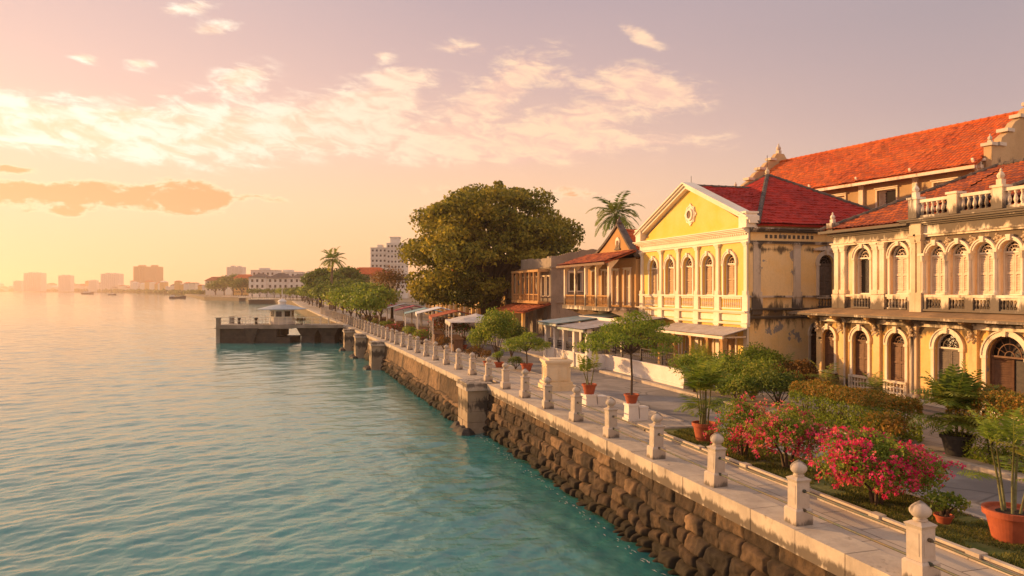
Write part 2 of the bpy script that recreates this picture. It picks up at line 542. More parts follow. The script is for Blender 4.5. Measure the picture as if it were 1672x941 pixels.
# ------------------------------------------------------------------ water
def water():
    m, nt, out = newmat('harbour water')
    co = objco(nt)
    dist = nt.node('ShaderNodeCameraData').outputs['View Distance']
    a = nt.noise(nt.mapping(co, (1.6, .8, 1), (0, 0, R(20))), 3.4, 5, .6, .5)
    big = nt.noise(nt.mapping(co, (.05, .018, 1), (0, 0, R(-40))), 1.0, 4, .55)
    col = nt.mix(nt.sstep(big, .3, .7), (.034, .165, .150), (.048, .225, .206))
    p = nt.node('ShaderNodeBsdfPrincipled', {'Base Color': col, 'Roughness': nt.m('ADD', .05, nt.m('MULTIPLY', big, .08)), 'IOR': 1.45, 'Specular IOR Level': .5})
    bp = nt.node('ShaderNodeBump', {'Height': a, 'Strength': .6, 'Distance': .03})
    nt.put(p.inputs['Normal'], bp.outputs[0])
    nt.L.new(p.outputs[0], out.inputs[0])
    nc = 560
    rr = np.concatenate([8.0 * (420 / 8.0) ** np.linspace(0, 1, 1250), 420 * (11000 / 420) ** np.linspace(0, 1, 180)[1:]])
    nr = len(rr)
    aa = np.linspace(-1.9, 1.05, nc) + TH
    Rr, Aa = np.meshgrid(rr, aa, indexing='ij')
    X = CAMX + Rr * np.sin(Aa)
    Y = Rr * np.cos(Aa)
    dr = np.gradient(rr)[:, None] * np.ones((1, nc))
    da = Rr * (aa[1] - aa[0])
    step = np.maximum(dr, da * .6)
    Z = np.zeros_like(X)
    g = np.random.default_rng(3)
    for i in range(80):
        lam = .22 * (6.5 / .22) ** (i / 79)
        th = R(-62) + g.normal() * .85                 # direction of travel, towards the wall and the camera
        kx, ky = math.cos(th) * 2 * PI / lam, math.sin(th) * 2 * PI / lam
        amp = .0028 * lam * (1.0 if lam < .8 else (.8 / lam) ** .62)
        fade = np.clip(lam / (step * 2.2) - .6, 0, 1)
        ph = g.uniform(0, 2 * PI)
        w = np.sin(kx * X + ky * Y + ph + 1.8 * np.sin(X * .23 + Y * .17 + ph) + 1.2 * np.sin(Y * .41 - X * .3 + 2 * ph))
        Z += amp * fade * (w + .35 * (1 - np.abs(w)))
    gust = .45 + 1.1 * fbm(X * .035, Y * .02, 5, 3)
    Z *= gust
    V = np.stack([X, Y, Z + WATER], -1).reshape(-1, 3)
    F = gridfaces(nr, nc)
    o = npmesh('water', V, F[:, ::-1], m, smooth=True)
    struct(o)
    # foam licks along the foot of the wall
    m2, nt, out = newmat('foam')
    finish(nt, out, (.62, .56, .5), .6)
    P = []
    for i in range(170):
        yy = 7 + 29 * g.uniform() ** 1.3
        P.append((-.47 - abs(g.normal()) * .14, yy, WATER + .035 + g.uniform(0, .05)))
    V, F = [], []
    for p in P:
        L, W = g.uniform(.03, .13), g.uniform(.008, .02)
        b = len(V)
        t = g.normal() * .3
        V += [(p[0] + L * math.sin(t), p[1] + L * math.cos(t), p[2]), (p[0] - W, p[1], p[2] + .01), (p[0] - L * math.sin(t), p[1] - L * math.cos(t), p[2]), (p[0] + W, p[1], p[2] + .01)]
        F.append((b, b + 1, b + 2, b + 3))
    o = npmesh('foam', V, F, m2)
    tag(struct(o, 'stuff'), 'thin white foam licking the foot of the rough stone sea wall', 'foam')


# ------------------------------------------------------------------ shore line and ground
SHORE = [(-30, 0), (36.5, 0), (36.6, 0), (38.4, -.72), (66, -1.25), (70, -1.5), (86, -2.0), (102, -2.6), (118, -3.0), (134, -3.7), (155, -4.4), (176, -5.0), (200, -5.8), (239, -7.0), (290, -8.0), (355, -9.2), (402, -15), (521, -39), (595, -72)]
SY = np.array([p[0] for p in SHORE], float)
SX = np.array([p[1] for p in SHORE], float)


def edge(y):
    return float(np.interp(y, SY, SX))


def strip(name, off0, off1, y0, y1, z, mat, step=4.0, thick=0.0, kind='structure'):
    ys = [y0] + [y for y in np.arange(math.ceil(y0 / step) * step, y1, step) if y0 < y < y1] + [y1]
    f0 = off0 if callable(off0) else (lambda y: edge_s(y) + off0)
    f1 = off1 if callable(off1) else (lambda y: edge_s(y) + off1)
    b = MB()
    for a, c in zip(ys[:-1], ys[1:]):
        b.quad((f0(a), a, z), (f1(a), a, z), (f1(c), c, z), (f0(c), c, z))
        if thick:
            b.quad((f0(a), a, z - thick), (f0(a), a, z), (f0(c), c, z), (f0(c), c, z - thick))
            b.quad((f1(a), a, z), (f1(a), a, z - thick), (f1(c), c, z - thick), (f1(c), c, z))
    if thick:
        for y, s in ((y0, 1), (y1, -1)):
            q = [(f0(y), y, z - thick), (f1(y), y, z - thick), (f1(y), y, z), (f0(y), y, z)]
            b.quad(*(q if s > 0 else q[::-1]))
    o = b.build(name, mat)
    if kind:
        struct(o, kind)
    return o


def edge_s(y):                                # shore line without the step at the pier
    return float(np.interp(y, [-30, 36, 70, 118, 176, 239, 355, 402, 521], [0, 0, -1.2, -2.6, -4.6, -6.6, -8.8, -14.5, -38]))


def paving(name, a, b, bw, bh, mort, rough=.7):
    m, nt, out = newmat(name)
    co = objco(nt)
    sw = nt.node('ShaderNodeSeparateXYZ', {0: co})
    v = nt.comb(sw.outputs[1], sw.outputs[0], 0.0)
    br = nt.node('ShaderNodeTexBrick', {'Vector': v, 'Color1': (*a, 1), 'Color2': (*b, 1), 'Mortar': (*mort, 1), 'Scale': 1.0, 'Mortar Size': .012, 'Mortar Smooth': .3, 'Brick Width': bw, 'Row Height': bh})
    n = nt.noise(co, 1.1, 7, .65)
    n2 = nt.noise(co, 17, 4, .6)
    col = nt.mix(.6, br.outputs['Color'], nt.mix(n, (.5, .48, .46), (1.25, 1.22, 1.2)), 'MULTIPLY')
    col = nt.mix(.3, col, nt.mix(n2, (.5, .5, .5), (1.3, 1.3, 1.3)), 'MULTIPLY')
    col = nt.mix(nt.m('MULTIPLY', nt.sstep(nt.noise(co, .7, 8, .7), .58, .75), .5), col, (.09, .075, .06))
    hgt = nt.m('SUBTRACT', nt.m('MULTIPLY', n2, .3), nt.m('MULTIPLY', br.outputs['Fac'], 1.0))
    finish(nt, out, col, rough, hgt, .5, .012, .3)
    return m


def grounds():
    m, nt, out = newmat('dusty ground')
    co = objco(nt)
    n = nt.noise(co, .12, 7, .65)
    finish(nt, out, nt.mix(n, (.10, .08, .05), (.22, .17, .11)), .95, nt.noise(co, 3, 5), .3)
    # land: one sheet from the sea wall to the horizon
    far = [at(320, 690), at(300, 1100), at(239, 1780), at(150, 2500), at(60, 3100), at(-120, 3900), at(-700, 5200)]
    coast = [(edge(y) + .5, y) for y in list(np.arange(-30, 600, 5))] + [(p.x, p.y) for p in far]
    b = MB()
    for (x0, y0), (x1, y1) in zip(coast[:-1], coast[1:]):
        b.quad((x0, y0, -.2), (9000 + x0, y0 if y0 < 2000 else y0 + 0, -.2), (9000 + x1, y1, -.2), (x1, y1, -.2))
        if y0 > 66:
            b.quad((x0, y0, -4), (x0, y0, -.2), (x1, y1, -.2), (x1, y1, -4))
    struct(b.build('ground', m))
    pav = paving('promenade slabs', (.53, .43, .32), (.43, .345, .26), 1.15, .62, (.10, .08, .065))
    kerbm = stucco('kerb stone', (.50, .42, .33), (.38, .31, .25), amount=.6, scale=2)
    struct(strip('promenade', .72, 4.0, -20, 330, 0.0, pav, 3, .24))
    # coping: the pale course along the wall head, one cut block after another
    cop = stucco('coping stone', (.56, .46, .34), (.42, .34, .26), bands=((-.55, -.2),), amount=1.0, scale=1.6, stain=(.10, .075, .055))
    b = MB()
    y = -20.0
    while y < 36.2:
        L = random.uniform(1.25, 1.9)
        e = min(y + L, 36.3)
        z = .015 + random.uniform(-.006, .006)
        dx = random.uniform(-.012, .012)
        b.box(-.06 + dx, .71, y + .008, e - .008, -.46, z)
        y = e
    y = 38.5
    while y < 116:
        L = 2.4 if y < 66 else 4
        e = y + L - .01
        x0, x1 = edge(y), edge(e)
        vs = [(x0 - .05, y, -.3), (edge_s(y) + .72, y, -.3), (edge_s(e) + .72, e, -.3), (x1 - .05, e, -.3), (x0 - .05, y, .015), (edge_s(y) + .72, y, .015), (edge_s(e) + .72, e, .015), (x1 - .05, e, .015)]
        b.add(vs, [(0, 3, 2, 1), (4, 5, 6, 7), (0, 1, 5, 4), (1, 2, 6, 5), (2, 3, 7, 6), (3, 0, 4, 7)])
        y += L
    while y < 340:
        e = y + 6
        x0, x1 = edge(y), edge(e)
        b.quad((x0 - .05, y, .015), (edge_s(y) + .72, y, .015), (edge_s(e) + .72, e, .015), (x1 - .05, e, .015))
        b.quad((x0 - .05, y, -.3), (x0 - .05, y, .015), (x1 - .05, e, .015), (x1 - .05, e, -.3))
        y = e
    struct(b.build('coping_kerb', cop))
    # road
    m, nt, out = newmat('worn asphalt')
    co = objco(nt)
    n = nt.noise(co, .6, 8, .65)
    n2 = nt.noise(co, 30, 3, .6)
    col = nt.mix(nt.sstep(n, .3, .72), (.20, .172, .15), (.30, .26, .225))
    col = nt.mix(.5, col, nt.mix(n2, (.55, .55, .55), (1.35, 1.3, 1.25)), 'MULTIPLY')
    vor = nt.node('ShaderNodeTexVoronoi', {'Vector': nt.mix(.12, co, nt.node('ShaderNodeTexNoise', {'Vector': co, 'Scale': 1.3}).outputs['Color']), 'Scale': .45}, feature='DISTANCE_TO_EDGE')
    crack = nt.m('SUBTRACT', 1.0, nt.sstep(vor.outputs['Distance'], .004, .02))
    col = nt.mix(nt.m('MULTIPLY', crack, .55), col, (.04, .035, .03))
    patch = nt.sstep(nt.noise(nt.mapping(co, (.3, .12, 1)), 1.0, 3, .5), .56, .6)
    col = nt.mix(nt.m('MULTIPLY', patch, .35), col, (.07, .062, .055))
    finish(nt, out, col, .85, n2, .4, .01, .3)
    struct(strip('road', 4.12, 8.1, -20, 330, -.11, m, 3))
    struct(strip('road_kerb', 3.99, 4.13, 24, 330, .012, kerbm, 1.6, .2))
    struct(strip('pavement', 8.28, 13, -20, 330, .02, paving('side pavement slabs', (.36, .3, .24), (.27, .225, .18), .8, .8, (.1, .08, .06)), 3))
    struct(strip('pavement_kerb', 8.08, 8.3, -20, 330, .032, kerbm, 1.4, .2))
    struct(strip('forecourt', lambda y: 12.99, lambda y: 60, -20, 110, .015, paving('forecourt slabs', (.32, .26, .2), (.25, .2, .16), 1, 1, (.1, .08, .06)), 10))
    # lawn with its edging
    m, nt, out = newmat('lawn soil')
    co = objco(nt)
    n = nt.noise(co, 1.4, 7, .65)
    col = nt.mix(nt.sstep(n, .35, .6), (.07, .09, .015), (.16, .145, .04))
    col = nt.mix(nt.sstep(nt.noise(co, .8, 6, .6), .6, .72), col, (.22, .16, .11))
    finish(nt, out, col, .95, nt.noise(co, 25, 4), .6, .03)
    struct(strip('lawn', lambda y: 2.02, lambda y: 4.05, 3, 22.6, .03, m, 2, .05))
    b = MB()
    y = 3.0
    while y < 22.3:
        L = random.uniform(.85, 1.25)
        b.box(1.86, 2.03, y + .006, y + L - .006, -.05, .075 + random.uniform(-.01, .012))
        y += L
    b.box(1.86, 4.1, 22.6, 22.76, -.05, .09)
    y = 3.0
    while y < 22.3:
        b.box(4.06, 4.2, y + .006, y + 1.19, -.18, .06)
        y += 1.2
    struct(b.build('lawn_kerb', kerbm))
    b = MB()
    for y in np.arange(5.5, 22, 2.3):
        b.cbox(1.95, y, .07, .2, .28, .1)
        b.box(1.90, 2.0, y + .14, y + 2.16, .1, .15)
    o = b.build('garden_edging', cop)
    tag(o, 'low stone edging rail between the promenade slabs and the lawn', 'edging')
    # grass blades
    N = 42000
    gy = rng.uniform(6, 22.4, N)
    gx = rng.uniform(2.05, 4.04, N)
    keep = fbm(gx * 1.6, gy * 1.6, 3, 4) > .40
    gx, gy = gx[keep], gy[keep]
    n = len(gx)
    hgt = rng.uniform(.025, .085, n) * (0.6 + 1.0 * fbm(gx, gy, 9, 3))
    a = rng.uniform(0, 2 * PI, n)
    w = .011
    lean = rng.normal(0, .035, (n, 2))
    P = np.stack([gx, gy, np.full(n, .03)], 1)
    dx = np.stack([np.cos(a) * w, np.sin(a) * w, np.zeros(n)], 1)
    top = P + np.stack([lean[:, 0], lean[:, 1], hgt], 1)
    V = np.stack([P - dx, P + dx, top], 1).reshape(-1, 3)
    F = np.arange(3 * n).reshape(-1, 3)
    o = npmesh('grass', V, F, MT['grass'], tint=rng.uniform(0, 1, n))
    tag(struct(o, 'stuff'), 'short patchy grass on the strip of lawn beside the railing', 'grass')


# ------------------------------------------------------------------ sea wall, stone by stone
def wallmat():
    m, nt, out = newmat('sea wall stone')
    co = objco(nt)
    t = nt.node('ShaderNodeAttribute', attribute_name='tint').outputs['Fac']
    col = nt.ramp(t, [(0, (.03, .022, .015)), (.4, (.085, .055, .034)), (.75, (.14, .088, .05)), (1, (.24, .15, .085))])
    n = nt.noise(co, 2.2, 8, .7)
    col = nt.mix(.75, col, nt.mix(nt.sstep(n, .25, .75), (.4, .38, .36), (1.4, 1.35, 1.25)), 'MULTIPLY')
    z = nt.node('ShaderNodeSeparateXYZ', {0: co}).outputs[2]
    wet = nt.sstep(nt.m('ADD', nt.m('MULTIPLY', z, -1.0), nt.m('MULTIPLY', n, .35)), 1.98, 2.4)
    col = nt.mix(nt.m('MULTIPLY', wet, .8), col, (.022, .02, .012))
    stain = nt.sstep(nt.noise(nt.mapping(co, (.9, .9, .35)), 1.3, 6, .65), .48, .66)
    col = nt.mix(nt.m('MULTIPLY', stain, .8), col, (.035, .027, .02))
    fine = nt.noise(co, 26, 6, .7)
    finish(nt, out, col, .9, nt.m('ADD', fine, nt.m('MULTIPLY', n, .8)), .8, .03, .2)
    return m


def sea_wall(name, y0, y1, edgef, zt, zb, dy, dz, rows, widths, prot, rad, mat, batter, seed, face_tint=.5):
    g = np.random.default_rng(seed)
    ys = np.arange(y0, y1 + dy / 2, dy)
    zs = np.arange(zt, zb, -dz)
    Y, Z = np.meshgrid(ys, zs, indexing='ij')
    low = np.clip((zt - Z) / 1.2, .35, 1)
    Yw = Y + .22 * low * (fbm(Y * .9, Z * .9, seed, 3) - .5) * 2
    Zw = Z + .20 * low * (fbm(Y * .7 + 9, Z * 1.1, seed + 5, 3) - .5) * 2
    bounds = [zt + .5]
    for h in rows:
        bounds.append(bounds[-1] - h if len(bounds) > 1 else zt - h)
    D = np.zeros_like(Y)
    TT = np.zeros_like(Y)
    r_idx = np.clip(np.searchsorted(-np.array(bounds), -Zw, side='right') - 1, 0, len(rows) - 1)
    for r in range(len(rows)):
        lo, hi = widths[r]
        cuts = [y0 - 2]
        while cuts[-1] < y1 + 3:
            cuts.append(cuts[-1] + g.uniform(lo, hi))
        cuts = np.array(cuts)
        msk = r_idx == r
        yy, zz = Yw[msk], Zw[msk]
        i = np.clip(np.searchsorted(cuts, yy) - 1, 0, len(cuts) - 2)
        # each stone's top and bottom joint wanders a little
        jt = g.uniform(-.07, .07, len(cuts)) * (rad[r] > .05)
        top, bot = (bounds[r] if r else zt + .06), bounds[r + 1]
        gap = .02 + .02 * min(1, rad[r] * 8)
        a = np.minimum(yy - cuts[i], cuts[i + 1] - yy) - gap
        c = np.minimum(top - zz, zz - bot) - gap * .8
        rr = rad[r]
        pa, pc = np.clip(a / rr, 0, 1), np.clip(c / rr, 0, 1)
        prof = np.sqrt(pa * (2 - pa)) * np.sqrt(pc * (2 - pc))
        pr = prot[r] * g.uniform(.45, 1.25, len(cuts))
        tilt = g.normal(0, .12, len(cuts)) * (rr > .05)
        D[msk] = prof * (pr[i] + tilt[i] * (zz - (top + bot) / 2)) + jt[i] * .3 * prof
        tn = np.clip(g.normal(.42 if rr > .05 else face_tint, .27, len(cuts)), 0, 1)
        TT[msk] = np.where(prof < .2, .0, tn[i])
    D += .20 * (fbm(Y * 2.4, Z * 2.4, seed + 20, 5) - .5) * np.clip(D * 8, .2, 1) + .07 * (fbm(Y * 8, Z * 8, seed + 30, 3) - .5)
    E = np.array([edgef(y) for y in ys])[:, None]
    X = E - D + .11 - batter * (zt - Z)
    V = np.stack([X, Y, Z], -1).reshape(-1, 3)
    F = gridfaces(len(ys), len(zs))
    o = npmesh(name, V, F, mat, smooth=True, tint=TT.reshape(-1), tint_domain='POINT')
    return o


def walls():
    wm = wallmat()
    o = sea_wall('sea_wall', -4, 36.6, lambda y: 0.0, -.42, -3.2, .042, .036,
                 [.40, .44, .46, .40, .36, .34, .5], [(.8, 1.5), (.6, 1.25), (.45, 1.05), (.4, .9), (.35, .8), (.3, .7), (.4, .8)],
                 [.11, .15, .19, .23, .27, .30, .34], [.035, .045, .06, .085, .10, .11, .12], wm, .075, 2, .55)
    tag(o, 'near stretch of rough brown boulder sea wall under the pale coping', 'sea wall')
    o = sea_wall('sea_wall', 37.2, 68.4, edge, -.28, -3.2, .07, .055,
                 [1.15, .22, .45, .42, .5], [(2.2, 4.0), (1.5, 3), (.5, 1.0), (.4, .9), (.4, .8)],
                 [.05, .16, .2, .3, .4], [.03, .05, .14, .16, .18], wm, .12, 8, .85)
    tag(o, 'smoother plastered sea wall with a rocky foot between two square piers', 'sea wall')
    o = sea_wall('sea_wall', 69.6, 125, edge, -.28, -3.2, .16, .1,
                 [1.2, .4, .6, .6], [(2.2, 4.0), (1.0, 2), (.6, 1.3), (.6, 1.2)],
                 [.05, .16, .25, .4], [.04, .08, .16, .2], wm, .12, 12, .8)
    tag(o, 'distant sea wall running behind the piers to the landing jetty', 'sea wall')
    # square piers
    pm = stucco('pier stone', (.42, .33, .23), (.32, .24, .16), bands=((-1.6, -.6),), amount=.8, scale=1.5)
    for (y, x0, x1, ln, lab) in ((36.5, -1.05, .25, 2.1, 'big square stone pier where the rough boulder wall meets the smoother wall'),
                                 (68.2, -2.55, -1.1, 2.0, 'square stone pier next nearest along the wall, past the smooth stretch'),
                                 (80.5, -2.95, -1.5, 2.0, 'smaller stone pier between the white posts and the jetty end'),
                                 (91, -3.4, -1.8, 2.2, 'small stone pier closest to the landing jetty')):
        t = thing('wall_pier', lab, 'pier', (0, y, 0), 0, 'stone piers along the sea wall')
        b = MB()
        cols = 3
        zz = -3.3
        k = 0
        while zz < -.36:
            h = [.72, .62, .55, .5, .6][k % 5]
            h = min(h, -.34 - zz)
            n_ = 2 if k % 2 else 3
            cut = np.linspace(0, ln, n_ + 1)
            g = .05 * (1.0 - (zz + 3.3) / 3)
            for a, c in zip(cut[:-1], cut[1:]):
                j = random.uniform(-.02, .02)
                b.box(x0 - g + j, x1, a + .01 - (g if a == 0 else 0), c - .01, zz + .008, zz + h - .008)
            b.box(x0 + .05, x1 - .02, .04, ln - .04, zz, zz + h)
            zz += h
            k += 1
        b.build('shaft', pm, t)
        b = MB()
        b.box(x0 - .1, x1, -.1, ln + .1, -.34, -.12)
        b.box(x0 - .05, x1 + .01, -.05, ln + .05, -.12, .03)
        b.build('cap', MT['post'], t)
        rk = MB()
        for i in range(7):
            yy, s = random.uniform(-.1, ln), random.uniform(.3, .5)
            bumpy = [(s * math.sin(PI * q / 6) * random.uniform(.85, 1.1) + .01, s * .7 * -math.cos(PI * q / 6)) for q in range(7)]
            rk.lathe(bumpy, (x0 - .12 + random.uniform(-.2, .1), yy, WATER + .02), 7)
        rk.build('foot_stones', MT['dark_concrete'], t)


def railing(name, ys, off, label, finial=True, detail=True):
    t = thing(name, label, 'railing', (off(ys[0]), ys[0], .015), 0, 'stone post railings along the promenade')
    ox, oy = off(ys[0]), ys[0]
    b = MB()
    b.box(-.2, .2, -.2, .2, 0, .30)
    b.taper(0, 0, .30, .335, .4, .4, .34, .34)
    b.box(-.15, .15, -.15, .15, .335, .86)
    if detail:
        for s in (-1, 1):
            b.box(.151 * s - .006, .151 * s + .006, -.1, .1, .42, .80)
            b.box(-.1, .1, .151 * s - .006, .151 * s + .006, .42, .80)
    b.taper(0, 0, .86, .92, .3, .3, .36, .36)
    b.taper(0, 0, .92, .97, .36, .36, .18, .18)
    post = b.build('post', MT['post'], t)
    f = MB()
    f.lathe([(.08, .955), (.115, .975), (.115, .995), (.075, 1.01), (.13, 1.05), (.168, 1.10), (.172, 1.15), (.145, 1.20), (.09, 1.25), (.035, 1.285), (.006, 1.305)], n=10)
    fin = f.build('finial', MT['post'], post, True)
    first = True
    for i, y in enumerate(ys):
        if not first:
            p = post.copy()
            COL.objects.link(p)
            p.parent = t
            q = fin.copy()
            COL.objects.link(q)
            q.parent = p
        else:
            p = post
        first = False
        p.location = (off(y) - ox, y - oy, 0)
        p.rotation_euler = (random.gauss(0, .008), random.gauss(0, .01), random.gauss(0, .05))
        if i < len(ys) - 1:
            yn = ys[i + 1]
            for zz in (.31, .70):
                r = MB()
                a, c = (off(y) - ox, y - oy + .14), (off(yn) - ox, yn - oy - .14)
                sag = random.uniform(0, .025)
                r.tube([(a[0], a[1], zz), ((a[0] + c[0]) / 2, (a[1] + c[1]) / 2, zz - sag), (c[0], c[1], zz)], .022, 6)
                r.tube([(a[0], a[1], zz), (a[0], a[1] + .07, zz)], .036, 6)
                r.tube([(c[0], c[1] - .07, zz), (c[0], c[1], zz)], .036, 6)
                r.build('rail', MT['rail'], t)
    return t


def railings():
    # posts are evenly spaced; the first seen stands in the frame's lower corner
    y_first = (12.17 - (9.7 + .3) * ST) / CT
    sp = 3.07
    offn = lambda y: .30
    ys = [y_first + sp * i for i in range(-1, 8)]
    railing('promenade_railing', ys, offn, 'near stone post railing with two green pipes beside the lawn and flowers')
    k = 8
    ys2 = [y_first + sp * i for i in range(k, 19)]
    railing('promenade_railing', ys2, lambda y: edge_s(y) + .30, 'middle run of stone post railing in front of the market stalls')
    ys3 = [ys2[-1] + 2.7 * (i + 1) for i in range(34)]
    railing('promenade_railing', ys3, lambda y: edge_s(y) + .35, 'far run of pale railing posts curving past the landing jetty', detail=False)

# ------------------------------------------------------------------ plants
def unit(v):
    return v / np.maximum(np.linalg.norm(v, axis=1, keepdims=True), 1e-6)


def leaves(name, P, size, mat, parent, aspect=.5, up=.35, out=None, tint=None, loc=None):
    """many small leaf faces at points P"""
    P = np.asarray(P, float)
    n = len(P)
    nrm = rng.normal(size=(n, 3))
    nrm[:, 2] += up * 2
    if out is not None:
        nrm += out * .9
    nrm = unit(nrm)
    a = rng.normal(size=(n, 3))
    a -= nrm * (a * nrm).sum(1, keepdims=True)
    a = unit(a)
    w = np.cross(nrm, a)
    L = (size * rng.uniform(.65, 1.3, n))[:, None]
    W = L * aspect
    V = np.stack([P - a * L * .5, P + w * W * .5 + a * L * .05, P + a * L * .5, P - w * W * .5 + a * L * .05], 1).reshape(-1, 3)
    F = np.arange(4 * n).reshape(-1, 4)
    if tint is None:
        tint = np.clip(rng.normal(.45, .22, n), 0, 1)
    return npmesh(name, V, F, mat, parent, tint=tint, loc=loc)


def shell(c, r, n, inner=.55, top=.35):
    """points in the outer layer of an ellipsoid, fewer beneath"""
    d = unit(rng.normal(size=(int(n * 1.5), 3)))
    d = d[(d[:, 2] > -.25) | (rng.uniform(size=len(d)) < .45)][:n]
    rad = rng.uniform(inner ** 3, 1, len(d)) ** (1 / 3) * (1 + rng.normal(0, .07, len(d)))
    return np.array(c) + d * rad[:, None] * np.array(r), d


def lobed(lobes, per, inner=.5):
    P, D, T = [], [], []
    for c, r in lobes:
        vol = (r[0] * r[1] * r[2]) ** (2 / 3)
        p, d = shell(c, r, max(12, int(per * vol)), inner)
        P.append(p)
        D.append(d)
        T.append(np.clip(rng.normal(.45 + rng.normal(0, .13), .2, len(p)), 0, 1))
    return np.concatenate(P), np.concatenate(D), np.concatenate(T)


def branchy(b, base, fork, lobes, r0, share=.8, n=7):
    b.tube([base, ((base[0] + fork[0]) / 2 + .04 * r0, (base[1] + fork[1]) / 2, (base[2] + fork[2]) / 2), fork], [r0 * 1.35, r0, r0 * .85], 9)
    for c, r in lobes:
        if random.random() > share:
            continue
        f, c = Vector(fork), Vector(c)
        mid = f.lerp(c, .5) + Vector((random.uniform(-.1, .1), random.uniform(-.1, .1), .12)) * (c - f).length
        b.tube([f - Vector((0, 0, r0 * .4)), mid, c], [r0 * .45, r0 * .26, r0 * .08], n)


def big_tree():
    base = at(800, 95, 0)
    t = thing('rain_tree', 'huge spreading dark green tree towering over the market stalls', 'tree', base)
    lobes = []
    N = 104
    for i in range(N):
        zz = 1 - 1.28 * (i + .5) / N
        ph = i * 2.39996
        r = math.sqrt(max(0, 1 - zz * zz))
        k = random.choice((.66, .8, .92, .98, 1.05))
        x, y, z = r * math.cos(ph) * 9.7 * k, r * math.sin(ph) * 9.3 * k, 8.2 + zz * 9.4 * k
        # along the view's right hand the crown sits higher, on the left it hangs low
        side = x * CT - y * ST
        if z < 8:
            z += side * .30 + .6
        s = random.uniform(1.1, 2.7)
        lobes.append(((x, y, z), (s * 1.2, s * 1.2, s * .66)))
    for i in range(34):
        a = TH * -1 + PI + random.uniform(-.6, 1.75)
        q = random.uniform(5.5, 9.2)
        s = random.uniform(1.0, 1.8)
        lobes.append(((q * math.cos(a), q * math.sin(a), random.uniform(3.3, 6.0)), (s * 1.2, s * 1.2, s * .7)))
    for i in range(60):
        c, r = random.choice(lobes[:90])
        q = Vector((c[0], c[1], c[2] - 8.5))
        q = q + q.normalized() * random.uniform(.5, 1.5)
        s = random.uniform(.45, .9)
        lobes.append(((q.x, q.y, q.z + 8.5), (s * 1.3, s * 1.3, s * .6)))
    P, D, T = lobed(lobes, 140, .5)
    leaves('crown', P, .46, MT['tree'], t, .6, .0, D, T)
    b = MB()
    b.lathe([(1.1, -.15), (.85, .5), (.7, 1.4), (.7, 2.6), (.8, 3.4), (.5, 3.9)], n=14)
    for k in range(6):
        a = k * 1.1 + .3
        root = (math.cos(a) * .9, math.sin(a) * .9, -.1)
        fk = (math.cos(a) * 1.1, math.sin(a) * 1.1, 3.6)
        b.tube([root, (root[0] * .7, root[1] * .7, 1.4), fk], [.75, .5, .42], 9)
        for c, r in random.sample(lobes, 14):
            if c[0] * fk[0] + c[1] * fk[1] > -8:
                f, c = Vector(fk), Vector(c)
                b.tube([f, f.lerp(c, .5) + Vector((0, 0, 1.0)), c], [.34, .2, .05], 6)
    b.build('trunk', MT['bark'], t, True)


def round_tree(name, label, loc, h, r, mat, group=None, leaf=.3, per=150, nl=9, tr=.14, clear=.38, cat='tree', flat=.75):
    t = thing(name, label, cat, loc, 0, group)
    lobes = []
    for i in range(nl):
        a = i * 2.4 + random.uniform(-.3, .3)
        q = math.sqrt((i + .5) / nl) * r * .72
        z = h * (clear + (1 - clear) * (.30 + .42 * (1 - (q / r) ** 2)) + random.uniform(-.05, .05))
        s = r * random.uniform(.36, .54)
        lobes.append(((q * math.cos(a), q * math.sin(a), z), (s, s, s * flat)))
    P, D, T = lobed(lobes, per, .3)
    leaves('crown', P, leaf, mat, t, .55, .05, D, T)
    b = MB()
    branchy(b, (0, 0, -.1), (0, 0, h * clear), lobes, tr)
    b.build('trunk', MT['bark'], t, True)
    return t


def frond(V, F, T, base, az, el, L, droop, n=16, leaf=.45, wid=.035, rng_=random, sweep=.55, rach=.012, leafdroop=.35):
    """one feather leaf: a rachis with leaflets on both sides"""
    p = Vector(base)
    d = Vector((math.cos(az) * math.cos(el), math.sin(az) * math.cos(el), math.sin(el)))
    side = Vector((-math.sin(az), math.cos(az), 0))
    tint = min(1, max(0, rng_.gauss(.45, .2)))
    prev = None
    for i in range(n + 1):
        f = i / n
        w = rach * (1 - .85 * f)
        ring = [p - side * w, p + side * w]
        b = len(V)
        V.extend([tuple(x) for x in ring])
        if prev is not None:
            F.append((prev, prev + 1, b + 1, b))
            T.append(.8)
        prev = b
        if f > .12:
            ll = leaf * math.sin(PI * min(1, .18 + f * .78)) ** .7
            for s in (-1, 1):
                q = (side * s * 1.0 + d * sweep + Vector((0, 0, -leafdroop * rng_.uniform(.3, 1.2)))).normalized()
                up = d.cross(q).normalized()
                tang = d * wid
                tip = p + q * ll * rng_.uniform(.85, 1.1)
                m = p + q * ll * .45 + Vector((0, 0, .02 * ll))
                b = len(V)
                V.extend([tuple(p), tuple(m + tang), tuple(tip), tuple(m - tang)])
                F.append((b, b + 1, b + 2, b + 3))
                T.append(min(1, max(0, tint + rng_.gauss(0, .12))))
        p = p + d * (L / n)
        d = (d + Vector((0, 0, -droop / n * (0.4 + 1.2 * f)))).normalized()


